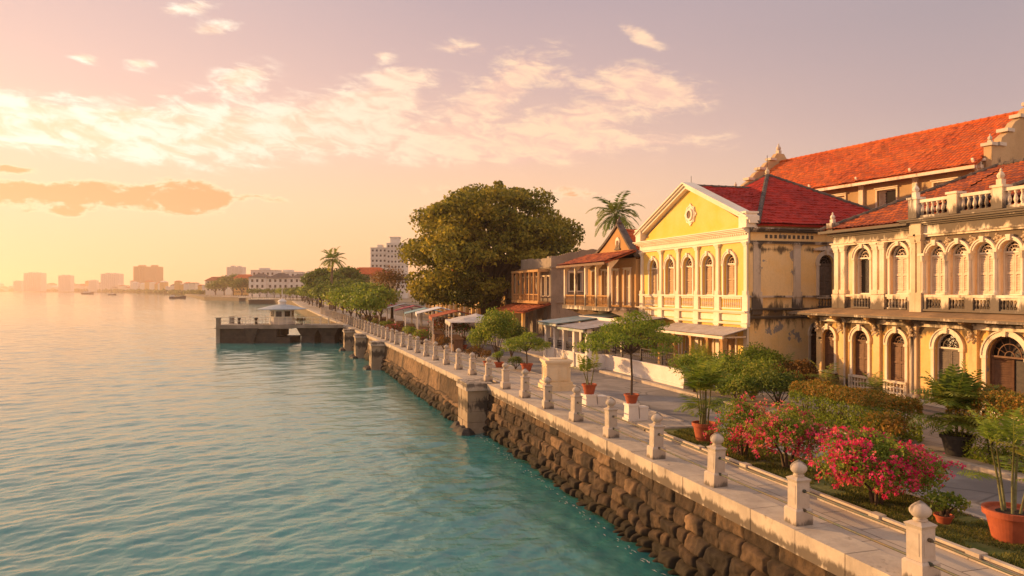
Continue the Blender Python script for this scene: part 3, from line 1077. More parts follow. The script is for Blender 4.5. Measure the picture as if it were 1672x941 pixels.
def palm(name, label, loc, h, n=16, L=2.6, droop=1.7, trunk=.16, mat='palm', leaf=.6, wid=.035, seg=20, lean=.3, group=None, cat='palm tree'):
    t = thing(name, label, cat, loc, 0, group)
    b = MB()
    pts = [(lean * (z / h) ** 2, 0, z - .1) for z in np.linspace(0, h, 8)]
    b.tube(pts, [trunk * (1.25 - .5 * i / 7) for i in range(8)], 9)
    b.build('trunk', MT['palmbark'], t, True)
    V, F, T = [], [], []
    for i in range(n):
        f = i / n
        frond(V, F, T, (lean, 0, h - .12), i * 2.4 + random.uniform(-.2, .2), 1.25 - 1.75 * f + random.uniform(-.12, .12), L * random.uniform(.85, 1.1), droop * random.uniform(.8, 1.15), seg, leaf, wid)
    npmesh('crown', V, F, MT[mat], t, tint=T)
    return t


def pot(t, r, h, mat='terracotta', name='pot'):
    b = MB()
    b.lathe([(r * .62, 0), (r * .68, .02), (r * .93, h * .82), (r * 1.04, h * .82), (r * 1.06, h), (r * .94, h), (r * .90, h * .9)], n=44)
    p = b.build(name, MT[mat], t, True)
    p.data.polygons.foreach_set('use_smooth', np.zeros(len(p.data.polygons), dtype=bool))
    s = MB()
    s.lathe([(r * .90, h * .86), (r * .5, h * .91), (.01, h * .92)], n=18)
    s.build('soil', MT['soil'], p)
    return p


def potted_palm(name, label, loc, r, ph, h, n=14, L=.9, mat='palm', potmat='terracotta', canes=5, leaf=.3, droop=1.3, spread=.18, wid=.014, el0=1.35, el1=.25, group=None):
    """cane palm in a pot: bare canes and a head of feather leaves"""
    t = thing(name, label, 'potted plant', loc, random.uniform(0, 6), group)
    pot(t, r, ph, potmat)
    c = MB()
    V, F, T = [], [], []
    for k in range(canes):
        a = k * 2 * PI / canes + random.uniform(-.3, .3)
        hh = h * random.uniform(.75, 1.05)
        b0 = (math.cos(a) * r * .3, math.sin(a) * r * .3, ph * .85)
        b1 = (math.cos(a) * (r * .3 + spread), math.sin(a) * (r * .3 + spread), ph + hh)
        mid = tuple((b0[i] + b1[i]) / 2 + random.uniform(-.02, .02) for i in range(3))
        c.tube([b0, mid, b1], [.03, .024, .014], 6)
        m = max(3, n // canes)
        for i in range(m):
            az = a + i * 2.4 + random.uniform(-.4, .4)
            el = el0 + (el1 - el0) * i / m + random.uniform(-.15, .15)
            frond(V, F, T, b1 if i < m * .7 else mid, az, el, L * random.uniform(.75, 1.1), droop * random.uniform(.7, 1.2), 14, leaf, wid)
    c.build('canes', MT['stem'], t, True)
    npmesh('fronds', V, F, MT[mat], t, tint=T)
    return t


def bougainvillea(label, loc, w, d, h, n, flower='pink', fshare=.4, lobes_n=14):
    t = thing('bougainvillea', label, 'flowering shrub', loc, 0, 'bougainvilleas on the lawn')
    lobes = []
    for i in range(lobes_n):
        a = i * 2.4
        q = math.sqrt((i + .5) / lobes_n)
        a += random.uniform(-.5, .5)
        q *= random.uniform(.8, 1.12)
        x, y = q * math.cos(a) * w * .42, q * math.sin(a) * d * .42
        z = h * (.30 + .46 * (1 - q * q) + random.uniform(-.14, .14))
        s = h * random.uniform(.13, .27)
        lobes.append(((x, y, z), (s * 1.2, s * 1.2, s)))
    P, D, T = lobed(lobes, n / lobes_n / (h * .24) ** 2 * .9, .3)
    # long arching sprays
    sp_, sd_ = [], []
    b = MB()
    for k in range(30):
        c, r = random.choice(lobes)
        a = random.uniform(0, 2 * PI)
        L = random.uniform(.3, .62) * h * .7
        p0 = Vector(c)
        p1 = p0 + Vector((math.cos(a) * L * .7, math.sin(a) * L * .7, L * .55))
        p2 = p1 + Vector((math.cos(a) * L * .6, math.sin(a) * L * .6, -L * .25))
        b.tube([p0, p1, p2], [.008, .006, .003], 4)
        for i in range(26):
            f = random.random()
            q = p0.lerp(p1, f * 2) if f < .5 else p1.lerp(p2, f * 2 - 1)
            sp_.append(tuple(q + Vector((random.gauss(0, .035), random.gauss(0, .035), random.gauss(0, .035)))))
    P = np.concatenate([P, np.array(sp_)])
    T = np.concatenate([T, rng.uniform(.3, .9, len(sp_))])
    leaves('foliage', P, .075, MT['green'], t, .62, .05, None, T)
    # bracts gather in clusters towards the outside
    C = []
    g2 = 0
    while len(C) < int(n * fshare / 9):
        c, r = random.choice(lobes)
        p, dd = shell(c, r, 1, .93)
        if len(p) and random.random() < -.55 + 2.1 * float(vnoise(np.array([p[0][0] * 1.9 + 40]), np.array([p[0][1] * 1.9 + p[0][2] * 2.3 + 40]), 7)[0]):
            C.append(p[0] + dd[0] * .02)
    C += [np.array(x) for x in random.sample(sp_, min(len(sp_), int(n * fshare / 26)))]
    C = np.array(C)
    Q = np.repeat(C, 9, 0) + rng.normal(0, .036, (len(C) * 9, 3))
    tt = np.repeat(rng.uniform(0, 1, len(C)), 9) + rng.normal(0, .1, len(Q))
    leaves('blossoms', Q, .058, MT[flower], t, .85, .2, None, np.clip(tt, 0, 1))
    for k in range(5):
        a = k * 1.3
        b.tube([(math.cos(a) * .07, math.sin(a) * .07, -.05), (math.cos(a) * .16, math.sin(a) * .14, h * .22), (math.cos(a) * w * .2, math.sin(a) * d * .2, h * .48)], [.05, .035, .015], 7)
    b.build('trunk', MT['bark'], t, True)
    return t


def hedge(label, pts, w, h, n, mat='deep', topmat='hedge_top', leaf=.085, top=.35, wob=.16, group=None, name='hedge'):
    """clipped hedge along a line of ground points; bronze young leaves on its top"""
    base = Vector(pts[0])
    t = thing(name, label, 'hedge', base, 0, group)
    pts = [Vector(p) - base for p in pts]
    seg = [(pts[i + 1] - pts[i]).length for i in range(len(pts) - 1)]
    tot = sum(seg)
    s = rng.uniform(0, 1, n) * tot
    C, N2 = np.zeros((n, 3)), np.zeros((n, 3))
    acc = 0
    for i, L in enumerate(seg):
        k = (s >= acc) & (s <= acc + L)
        f = ((s[k] - acc) / L)[:, None]
        C[k] = np.array(pts[i]) * (1 - f) + np.array(pts[i + 1]) * f
        dd = (pts[i + 1] - pts[i]).normalized()
        N2[k] = (-dd.y, dd.x, 0)
        acc += L
    th = rng.uniform(-.95, PI + .95, n)
    e = .55
    cx = np.sign(np.cos(th)) * np.abs(np.cos(th)) ** e
    cz = np.sign(np.sin(th)) * np.abs(np.sin(th)) ** e
    rad = rng.uniform(.62, 1.0, n) ** .5 * (1 + wob * (fbm(s * 1.7, th * 1.6 + 5, 4, 4) - .5) * 2)
    endf = np.clip(np.minimum(s, tot - s) / .45, .05, 1) ** .5
    P = C + N2 * (cx * rad * w / 2 * endf)[:, None]
    P[:, 2] = h * .42 + cz * rad * h * .58 * (0.75 + .25 * endf)
    P[:, 2] = np.maximum(P[:, 2], .03)
    P += rng.normal(0, .025, P.shape)
    istop = P[:, 2] > h * (1 - top) + .12 * h * (fbm(s * 2.2, th * 2, 6, 3) - .5) * 2
    D = N2 * cx[:, None] + np.array([0, 0, 1.0]) * cz[:, None]
    leaves('foliage', P[~istop], leaf, MT[mat], t, .5, .0, D[~istop])
    if topmat and istop.any():
        leaves('young_leaves', P[istop], leaf, MT[topmat], t, .5, .0, D[istop])
    b = MB()
    n_st = max(2, int(tot / .8))
    for i in range(n_st):
        f = (i + .5) / n_st * tot
        acc = 0
        for k, L in enumerate(seg):
            if acc <= f <= acc + L:
                q = pts[k].lerp(pts[k + 1], (f - acc) / L)
                for a in (0, 2.1, 4.2):
                    b.tube([(q.x, q.y, -.05), (q.x + .12 * math.cos(a), q.y + .12 * math.sin(a), h * .4), (q.x + .25 * math.cos(a), q.y + .25 * math.sin(a), h * .85)], [.03, .02, .006], 5)
                break
            acc += L
    b.build('branches', MT['bark'], t)
    return t


def shrub(name, label, loc, r, h, n, mat='green', leaf=.1, lob=8, group=None, flowers=None, cat='shrub', potr=None):
    t = thing(name, label, cat, loc, 0, group)
    z0 = 0
    if potr:
        pot(t, potr, potr * 1.1)
        z0 = potr * .9
    lobes = []
    for i in range(lob):
        a = i * 2.4 + random.uniform(-.3, .3)
        q = math.sqrt((i + .5) / lob) * r * .7
        s = r * random.uniform(.34, .5)
        lobes.append(((q * math.cos(a), q * math.sin(a), z0 + h * (.4 + .32 * (1 - (q / r) ** 2) + random.uniform(-.08, .08))), (s, s, s * .85 * h / (2 * r) * 1.5)))
    P, D, T = lobed(lobes, n / lob / (r * .42) ** 2, .3)
    P[:, 2] = np.maximum(P[:, 2], .02)
    leaves('foliage', P, leaf, MT[mat], t, .5, .05, D, T)
    if flowers:
        k = rng.uniform(size=len(P)) < .12
        leaves('blossoms', P[k] + D[k] * .03, leaf * .8, MT[flowers], t, .8, .2)
    b = MB()
    for c, rr in lobes:
        b.tube([(random.uniform(-.06, .06), random.uniform(-.06, .06), z0 - .05), (c[0] * .5, c[1] * .5, z0 + (c[2] - z0) * .6), c], [.03, .02, .006], 5)
    b.build('branches', MT['bark'], t)
    return t


def spray_tree(label, loc, h, r, name='potted_tree', potr=.3, layers=3, n=5000, leaf=.11, pedestal=None):
    """slim potted tree with a bare stem and flat feathery tiers"""
    t = thing(name, label, 'potted tree', loc)
    pot(t, potr, potr * 1.25)
    lobes = []
    for k in range(26):
        a = k * 2.4
        q = math.sqrt((k + .3) / 26) * r
        z = h * (.93 - .36 * (q / r) ** .8) + random.uniform(-.12, .12) * h * .6 * (1 - .3 * q / r)
        s = r * random.uniform(.16, .26)
        lobes.append(((q * math.cos(a), q * math.sin(a), z), (s * 1.5, s * 1.5, s * .55)))
    P, D, T = lobed(lobes, n / 26 / (r * .21) ** 2 * .75, .2)
    leaves('crown', P, leaf, MT['green'], t, .42, .15, None, T)
    b = MB()
    b.tube([(0, 0, potr), (.02, 0, h * .25), (-.02, .01, h * .52)], [.05, .042, .036], 8)
    for c, rr in lobes:
        f = Vector((-.02, .01, h * .52))
        c = Vector(c)
        b.tube([f - Vector((0, 0, .15)), f.lerp(c, .5) + Vector((0, 0, .06 * h)), c], [.024, .014, .004], 5)
    b.build('trunk', MT['bark'], t, True)
    return t

# ------------------------------------------------------------------ building elements (local frame: x right along the front, y into the house, z up)
def wall_band(b, x0, x1, z0, z1, ops=(), y=0.0, rev=.26):
    """ops: (xc, w, zb, zs, arch): sill height, springing height, round head or flat"""
    cur = x0
    for xc, w, zb, zs, arch in sorted(ops):
        l, r = xc - w / 2, xc + w / 2
        if l > cur + 1e-4:
            b.quad((cur, y, z0), (l, y, z0), (l, y, z1), (cur, y, z1))
        if zb > z0 + 1e-4:
            b.quad((l, y, z0), (r, y, z0), (r, y, zb), (l, y, zb))
        b.quad((l, y, zb), (l, y, zs), (l, y + rev, zs), (l, y + rev, zb))
        b.quad((r, y, zs), (r, y, zb), (r, y + rev, zb), (r, y + rev, zs))
        b.quad((l, y, zb), (l, y + rev, zb), (r, y + rev, zb), (r, y, zb))
        if arch:
            R_ = w / 2
            n = 12
            pt = [(xc - R_ * math.cos(PI * i / n), zs + R_ * math.sin(PI * i / n)) for i in range(n + 1)]
            for (ax, az), (bx, bz) in zip(pt[:-1], pt[1:]):
                b.quad((ax, y, az), (bx, y, bz), (bx, y, z1), (ax, y, z1))
                b.quad((ax, y, az), (ax, y + rev, az), (bx, y + rev, bz), (bx, y, bz))
        else:
            b.quad((l, y, zs), (r, y, zs), (r, y, z1), (l, y, z1))
            b.quad((l, y, zs), (l, y + rev, zs), (r, y + rev, zs), (r, y, zs))
        cur = r
    if x1 > cur + 1e-4:
        b.quad((cur, y, z0), (x1, y, z0), (x1, y, z1), (cur, y, z1))


def sideM(x, y=0.0):
    """frame for a wall on the right-hand flank: its own x runs into the depth"""
    return Matrix.Translation((x, y, 0)) @ Matrix.Rotation(R(90), 4, 'Z')


def make_window(w, zs, arch=True, wood='wood', frame='cream', y=.15, surround='cream', open_=(0, 0), imposts=True, sw=.13, fan=True, louvre=True, key=True, sill=True, sproud=.07, glass=True, name='window'):
    """window of a house; origin at the middle of its sill on the wall face"""
    R_ = w / 2
    fr = MB()
    fw = .055
    fr.box(-R_ + .003, -R_ + fw, y - .02, y + .07, .003, zs)
    fr.box(R_ - fw, R_ - .003, y - .02, y + .07, .003, zs)
    fr.box(-R_ + fw, R_ - fw, y - .02, y + .07, .003, .05)
    fr.box(-R_ + fw, R_ - fw, y - .03, y + .07, zs - .045, zs + .02)
    if arch:
        fr.archband(R_ - fw, R_ - .003, 0, zs, y - .02, y + .07)
    win = fr.build(name, MT[frame])
    kids = []
    if glass:
        g = MB()
        if arch:
            n = 10
            g.prism([(-R_ + .004, y + .12, .01), (R_ - .004, y + .12, .01)] + [((R_ - .004) * math.cos(PI * i / n), y + .12, zs + (R_ - .004) * math.sin(PI * i / n)) for i in range(n + 1)], (0, .02, 0))
        else:
            g.box(-R_ + .004, R_ - .004, y + .12, y + .14, .01, zs - .01)
        kids.append(g.build('pane', MT['glass'], win))
    # two leaves
    for s in (-1, 1):
        lw = R_ - fw - .008
        h0, h1 = .055, zs - .05
        b = MB()
        st = .065
        b.box(0, st, -.02, .02, h0, h1)
        b.box(lw - st, lw, -.02, .02, h0, h1)
        for zz in (h0, (h0 + h1) / 2 - .04, h1 - .08):
            b.box(st, lw - st, -.02, .02, zz, zz + .08)
        if louvre:
            for a, c in ((h0 + .08, (h0 + h1) / 2 - .04), ((h0 + h1) / 2 + .04, h1 - .08)):
                k = max(3, int((c - a) / .085))
                for i in range(k):
                    zz = a + (c - a) * (i + .5) / k
                    hh = (c - a) / k * .62
                    b.add([(st, -.018, zz - hh), (lw - st, -.018, zz - hh), (lw - st, .014, zz + hh * .55), (st, .014, zz + hh * .55),
                           (st, -.010, zz - hh - .004), (lw - st, -.010, zz - hh - .004)], [(0, 1, 2, 3), (4, 3, 2, 5)])
        else:
            b.box(st, lw - st, -.006, .012, h0 + .08, h1 - .08)
        if s > 0:
            b.v = [(-x, yy, z) for x, yy, z in b.v]
            b.f = [f[::-1] for f in b.f]
        o = b.build('shutter', MT[wood], win)
        o.location = (s * (R_ - fw - .004), y + .02, 0)
        o.rotation_euler = (0, 0, s * open_[0 if s < 0 else 1])
        kids.append(o)
    if arch and fan:
        f = MB()
        ri = R_ - fw
        for i in range(1, 6):
            a = PI * i / 6
            f.tube([(.14 * math.cos(a) * ri / .5, y + .02, zs + .02 + .14 * math.sin(a) * ri / .5), (ri * math.cos(a), y + .02, zs + ri * math.sin(a))], .013, 4)
        f.archband(.24 * ri, .24 * ri + .03, 0, zs + .02, y, y + .04, 8)
        f.archband(.62 * ri, .62 * ri + .03, 0, zs + .02, y, y + .04, 10)
        kids.append(f.build('fanlight', MT[wood], win))
    if surround:
        q = MB()
        if arch:
            q.archband(R_ + .004, R_ + sw, 0, zs, -sproud, .0, 14)
            q.archband(R_ + sw, R_ + sw + .05, 0, zs, -sproud - .035, .0, 14)
            if key:
                q.add([(-.06, -sproud - .07, zs + R_ - .02), (.06, -sproud - .07, zs + R_ - .02), (.10, -sproud - .09, zs + R_ + sw + .12), (-.10, -sproud - .09, zs + R_ + sw + .12),
                       (-.06, 0, zs + R_ - .02), (.06, 0, zs + R_ - .02), (.10, 0, zs + R_ + sw + .12), (-.10, 0, zs + R_ + sw + .12)],
                      [(0, 1, 2, 3), (1, 5, 6, 2), (4, 0, 3, 7), (3, 2, 6, 7), (4, 5, 1, 0)])
        else:
            q.box(-R_ - sw, R_ + sw, -sproud, 0, zs + .003, zs + sw)
            q.box(-R_ - sw - .06, R_ + sw + .06, -sproud - .06, 0, zs + sw, zs + sw + .06)
        for s in (-1, 1):
            x0, x1 = (R_ + .004, R_ + sw) if s > 0 else (-R_ - sw, -R_ - .004)
            q.box(x0, x1, -sproud, 0, 0, zs - (.1 if arch and imposts else 0))
            if arch and imposts:
                q.box(x0 - .035, x1 + .035, -sproud - .04, 0, zs - .1, zs)
        if sill:
            q.box(-R_ - sw - .05, R_ + sw + .05, -sproud - .06, 0, -.08, -.002)
        kids.append(q.build('surround', MT[surround], win))
    KIDS[win.name] = kids
    return win


def put(win, bld, x, z, y=0.0, rot=0.0):
    """the prototype itself the first time, then copies of it and of its pieces"""
    if win.parent is None:
        o = win
        o.parent = bld
    else:
        o = win.copy()
        COL.objects.link(o)
        o.parent = bld
        for k in KIDS[win.name]:
            c = k.copy()
            COL.objects.link(c)
            c.parent = o
    o.location = (x, y, z)
    o.rotation_euler = (0, 0, rot)
    return o


def balusters(b, x0, x1, z0, z1, y=0.0, pitch=.2, rad=.055, rail=.1, thick=.16, n=6):
    b.box(x0, x1, y - thick / 2, y + thick / 2, z1 - rail, z1)
    b.box(x0, x1, y - thick / 2, y + thick / 2, z0, z0 + rail * .8)
    k = max(2, round((x1 - x0) / pitch))
    h = z1 - z0 - rail * 1.8
    zb = z0 + rail * .8
    for i in range(k):
        x = x0 + (x1 - x0) * (i + .5) / k
        b.lathe([(rad * .8, 0), (rad * .8, h * .08), (rad * .5, h * .14), (rad * 1.05, h * .36), (rad * .9, h * .5), (rad * .42, h * .78), (rad * .8, h * .9), (rad * .8, h)], (x, y, zb), n)


def cornice(b, x0, x1, z, steps, y=0.0, ends=(0, 0)):
    """stack of projecting courses: (height, projection)"""
    for h, p in steps:
        b.box(x0 - (p if ends[0] else 0), x1 + (p if ends[1] else 0), y - p, y + .05, z + .002, z + h)
        z += h
    return z


def pilaster(b, x, z0, z1, w=.26, p=.09, y=0.0, cap=.24, base=.22):
    b.box(x - w / 2 - .05, x + w / 2 + .05, y - p - .05, y, z0, z0 + base)
    b.box(x - w / 2, x + w / 2, y - p, y, z0 + base, z1 - cap)
    b.box(x - w / 2 - .03, x + w / 2 + .03, y - p - .03, y, z1 - cap, z1 - cap + .05)
    b.taper(x, y - (p + .04) / 2, z1 - cap + .05, z1 - .07, w, p + .04, w + .16, p + .1)
    b.box(x - w / 2 - .1, x + w / 2 + .1, y - p - .1, y, z1 - .07, z1)


def tile_face(b, poly, w=.23, row=.34, amp=.045, saw=.035, lift=.02, sdir=None):
    """roof slope laid with pantiles; poly's first edge is the eave"""
    P = [Vector(p) for p in poly]
    A, B = P[0], P[1]
    s = Vector(sdir) if sdir else (B - A).normalized()
    n = (B - A).cross(P[2] - A).normalized()
    if n.z < 0:
        n = -n
    t = n.cross(s)
    if (P[2] - A).dot(t) < 0:
        t = -t
    q = [((p - A).dot(s), (p - A).dot(t)) for p in P]
    smin, smax = min(x for x, _ in q), max(x for x, _ in q)
    tmax = max(y for _, y in q)
    ns = int((smax - smin) / w) * 4 + 5
    ss = np.linspace(smin + 1e-4, smax - 1e-4, ns)
    lo, hi = np.full(ns, 1e9), np.full(ns, -1e9)
    for (x0, y0), (x1, y1) in zip(q, q[1:] + q[:1]):
        if abs(x1 - x0) < 1e-6:
            continue
        k = (ss >= min(x0, x1)) & (ss <= max(x0, x1))
        yy = y0 + (y1 - y0) * (ss - x0) / (x1 - x0)
        lo[k] = np.minimum(lo[k], yy[k])
        hi[k] = np.maximum(hi[k], yy[k])
    ts, hs = [], []
    nr = int(tmax / row) + 2
    for i in range(nr):
        ts += [i * row, i * row + row * .96]
        hs += [saw, 0.0]
    ts, hs = np.array(ts), np.array(hs)
    Tm = np.clip(ts[None, :], lo[:, None], hi[:, None])
    wob = (fbm(ss[:, None] * .5 + A.x, Tm * .5 + A.z, 2, 3) - .5) * .07
    col_ = np.floor(ss / w).astype(int)
    row_ = np.floor(Tm / row).astype(int)
    jit = (vnoise(col_[:, None] * 1.0 + 60 + A.x * 7, row_ * 1.0 + 60, 3) - .5) * .05
    H = amp * np.abs(np.sin(ss / w * PI))[:, None] + hs[None, :] + lift + wob + jit
    V = np.array(A)[None, None] + ss[:, None, None] * np.array(s) + Tm[..., None] * np.array(t) + H[..., None] * np.array(n)
    base = len(b.v)
    nt_ = len(ts)
    b.v.extend(map(tuple, V.reshape(-1, 3)))
    for i in range(ns - 1):
        for j in range(nt_ - 1):
            if Tm[i, j + 1] - Tm[i, j] > 1e-6 or Tm[i + 1, j + 1] - Tm[i + 1, j] > 1e-6:
                k = base + i * nt_ + j
                b.f.append((k, k + nt_, k + nt_ + 1, k + 1))
    b.prism([tuple(p - n * .10) for p in P], tuple(n * .085))


def ridge(b, pts, r=.13):
    b.tube(pts, r, 7)
    for p, q in zip(pts[:-1], pts[1:]):
        p, q = Vector(p), Vector(q)
        k = int((q - p).length / .45)
        for i in range(k):
            f = (i + .5) / k
            c = p.lerp(q, f)
            d = (q - p).normalized() * .05
            b.tube([c - d, c + d], r * 1.15, 7)


def urn(b, x, y, z, s=1.0):
    b.cbox(x, y, z, .3 * s, .3 * s, .3 * s)
    b.lathe([(.09 * s, .3 * s), (.16 * s, .38 * s), (.19 * s, .5 * s), (.12 * s, .62 * s), (.05 * s, .7 * s), (.07 * s, .76 * s), (.01, .86 * s)], (x, y, z), 9)


# ------------------------------------------------------------------ the yellow house with the pediment
def yellow_house():
    W, D = 12.1, 10.5
    t = thing('yellow_house', 'yellow two storey house with white pediment, five arched windows and crimson hipped roof', 'house', (12.8, 44.6, 0), R(-90))
    M = sideM(W)
    xs = [1.75 + 2.15 * i for i in range(5)]
    up = [(x, 1.08, 4.52, 6.22, True) for x in xs]
    dn = [(x, 1.15, .35, 2.35, False) for x in xs]
    b = MB()
    wall_band(b, 0, W, -.3, 3.1, dn)
    wall_band(b, 0, W, 3.1, 7.4, up)
    wall_band(b, 0, W, 7.4, 8.2)
    b.prism([(.25, .12, 8.19), (W - .25, .12, 8.19), (W / 2, .12, 10.82)], (0, .25, 0))
    b.quad((0, 0, 8.2), (W, 0, 8.2), (W, .4, 8.2), (0, .4, 8.2))
    b.build('front_wall', MT['yellow_front'], t)
    b = MB(M)
    sd = [(1.15 + 3.55, .95, 4.45, 6.2, True), (9.0, .95, 4.45, 6.2, True)]
    sl = [(4.2, 1.0, .4, 2.5, True), (9.0, 1.0, .4, 2.5, True)]
    wall_band(b, 0, D, -.3, 3.4, sl)
    wall_band(b, 0, D, 3.4, 7.2, sd)
    wall_band(b, 0, D, 7.2, 8.2)
    b.M = None
    b.quad((0, 0, -.3), (0, 0, 8.2), (0, D, 8.2), (0, D, -.3))
    b.quad((0, D, -.3), (0, D, 8.2), (W, D, 8.2), (W, D, -.3))
    b.build('side_wall', MT['yellow'], t)
    # front trim
    cuts = [.22] + [(xs[i] + xs[i + 1]) / 2 for i in range(4)] + [W - .22]
    for x in cuts:
        b = MB()
        b.box(x - .24, x + .24, -.14, 0, 3.72, 4.55)
        pilaster(b, x, 4.55, 7.3, .27, .11)
        b.box(x - .27, x + .27, -.17, 0, 3.05, 3.6)
        pilaster(b, x, -.3, 3.0, .34, .10)
        b.build('pilaster', MT['cream'], t)
    b = MB()
    cornice(b, 0, W, 3.0, [(.07, .16), (.05, .22)], ends=(1, 0))
    cornice(b, 0, W, 3.56, [(.06, .16), (.05, .26), (.05, .32)], ends=(1, 0))
    cornice(b, 0, W, 4.44, [(.09, .15)], ends=(1, 0))
    for x0, x1 in zip(cuts[:-1], cuts[1:]):
        b.box(x0 + .34, x1 - .34, -.045, 0, 3.18, 3.50)
    b.build('string_course', MT['cream'], t)
    b = MB()
    z = cornice(b, 0, W, 7.3, [(.10, .10), (.06, .15), (.28, .08), (.06, .16), (.07, .26), (.08, .36), (.06, .44)], ends=(1, 0))
    for i in range(60):
        x = .1 + (W - .2) * (i + .5) / 60
        b.box(x - .05, x + .05, -.155, 0, 7.66, 7.75)
    ap = 10.95
    for s in (-1, 1):
        x0 = W / 2 + s * (W / 2 + .3)
        for o0, o1, p0 in ((0, .16, .2), (.16, .28, .32), (.28, .36, .42)):
            pts = [(x0, -p0, 8.02 + o0 + .2), (W / 2, -p0, ap - .15 + o0), (W / 2, -p0, ap - .15 + o1), (x0, -p0, 8.02 + o1 + .2)]
            b.prism(pts, (0, p0 + .38, 0))
    for x in (.1, W - .18):
        b.box(x - .34, x + .34, -.3, .35, z, z + .72)
        b.box(x - .40, x + .40, -.36, .4, z + .72, z + .82)
    b.build('entablature', MT['cream'], t)
    b = MB()
    cx, cz = W / 2 + .1, 9.25
    star = []
    for i in range(16):
        a = 2 * PI * i / 16
        r = .66 if i % 4 == 0 else (.52 if i % 2 else .60)
        star.append((cx + r * math.sin(a), .12, cz + r * math.cos(a) * 1.02))
    b.prism(star, (0, -.07, 0))
    b.archband(.24, .36, cx, cz, -.04, .06, 20, 0, 2 * PI)
    b.archband(.46, .51, cx, cz, .02, .06, 20, 0, 2 * PI)
    med = b.build('medallion', MT['cream'], t)
    b = MB()
    b.prism([(cx + .24 * math.cos(a), .045, cz + .24 * math.sin(a)) for a in np.linspace(0, 2 * PI, 17)[:-1]], (0, -.03, 0))
    b.build('oculus', MT['wood'], med)
    b = MB()
    b.tube([(W / 2, .2, ap + .1), (W / 2, .2, ap + .6)], .015, 5)
    b.tube([(W / 2 + .2, 5.3, 11.9), (W / 2 + .2, 5.3, 13.0)], .02, 5)
    b.build('lightning_rod', MT['iron'], t)
    for x0, x1 in zip(cuts[:-1], cuts[1:]):
        b = MB()
        balusters(b, x0 + .42, x1 - .42, 3.80, 4.44, -.02, .19, .05, .09, .12)
        b.build('balustrade', MT['cream'], t)
    # flank trim
    for x in (.42, 4.75 - 1.9, 4.75 + 1.75, 9.9):
        b = MB(M)
        pilaster(b, x, 4.5, 7.25, .42, .07)
        b.box(x - .3, x + .3, -.1, 0, 3.55, 4.45)
        b.build('pilaster', MT['side_trim'], t)
    b = MB(M)
    cornice(b, -.0, D, 3.32, [(.08, .10), (.06, .17)])
    cornice(b, -.0, D, 3.75, [(.06, .12), (.07, .2)])
    cornice(b, -.0, D, 4.42, [(.10, .13)])
    cornice(b, -.0, D, 7.2, [(.09, .10), (.05, .15)])
    cornice(b, -.0, D, 7.78, [(.07, .14), (.08, .24), (.08, .34)])
    for x in np.arange(1, 4, .28):
        b.box(x - .07, x + .07, -.03, 0, 7.48, 7.66)
    b.build('side_trim', MT['side_trim'], t)
    for x0, x1 in ((4.15, 5.25),):
        b = MB(M)
        balusters(b, x0, x1, 3.9, 4.42, -.05, .18, .045, .08, .1)
        b.build('balustrade', MT['side_trim'], t)
    # windows
    w1 = make_window(1.08, 1.70, True, 'peach_wood', sw=.12)
    for x in xs:
        put(w1, t, x, 4.52)
    w2 = make_window(1.15, 2.0, False, 'peach_wood', louvre=True, sw=.1)
    for x in xs:
        put(w2, t, x, .35)
    w3 = make_window(.95, 1.75, True, 'grey_wood', frame='grey_wood', surround='side_trim', sw=.16, imposts=True)
    for x, *_ in sd:
        put(w3, t, W, 4.45, x, R(90))
    b = MB(M)
    for x, *_ in sd:
        b.prism([(x - .82, -.14, 6.9), (x + .82, -.14, 6.9), (x + .82, -.14, 6.98), (x, -.14, 7.16), (x - .82, -.14, 6.98)], (0, .14, 0))
    b.build('window_hood', MT['side_trim'], t)
    w4 = make_window(1.0, 2.1, True, 'wood', frame='grey_wood', surround='side_trim', sw=.12)
    for x, *_ in sl:
        put(w4, t, W, .4, x, R(90))
    # roof
    ap3 = (W / 2 + .2, 5.3, 11.75)
    e = .28
    c = [(-.1, .3, 8.18), (W + e, .3, 8.18), (W + e, D + e, 8.18), (-.1, D + e, 8.18)]
    b = MB()
    tile_face(b, [c[1], c[2], ap3])
    tile_face(b, [c[0], c[1], ap3])
    tile_face(b, [c[2], c[3], ap3])
    tile_face(b, [c[3], c[0], ap3])
    # the pediment's own little roof
    ym, k = .36, 4.15
    tile_face(b, [(W + .05, ym, 8.25), (W / 2, k, 10.93), (W / 2, ym, 10.93)], sdir=(0, 1, 0))
    tile_face(b, [(-.05, ym, 8.25), (W / 2, k, 10.93), (W / 2, ym, 10.93)], sdir=(0, 1, 0))
    rf = b.build('roof', MT['tile_red'], t)
    b = MB()
    for q in c:
        ridge(b, [tuple(np.array(q) + (0, 0, .06)), (ap3[0], ap3[1], ap3[2] + .05)], .12)
    ridge(b, [(W / 2, ym, 10.98), (W / 2, k + .1, 10.98)], .1)
    b.build('ridge_tiles', MT['slate'], rf)
    b = MB()
    urn(b, ap3[0], ap3[1], ap3[2] - .1, .75)
    b.build('finial', MT['mono'], rf)
    # porch canopy in front of the ground floor
    b = MB()
    x0, x1 = 5.0, W + .1
    n = int((x1 - x0) / .1)
    top, bot = [], []
    for i in range(n + 1):
        x = x0 + (x1 - x0) * i / n
        a = .015 * math.sin(i * PI / 1.5)
        top += [(x, -1.65, 2.5 + a), (x, -.16, 2.86 + a)]
    b.add(top, [(2 * i, 2 * i + 2, 2 * i + 3, 2 * i + 1) for i in range(n)])
    b.add([(p[0], p[1], p[2] - .035) for p in top], [(2 * i, 2 * i + 1, 2 * i + 3, 2 * i + 2) for i in range(n)])
    cn = b.build('canopy', MT['pale_tin'], t)
    b = MB()
    b.box(x0, x1, -1.66, -1.56, 2.32, 2.46)
    for x in np.linspace(x0 + .3, x1 - .2, 8):
        b.box(x - .04, x + .04, -1.6, -.17, 2.36, 2.44)
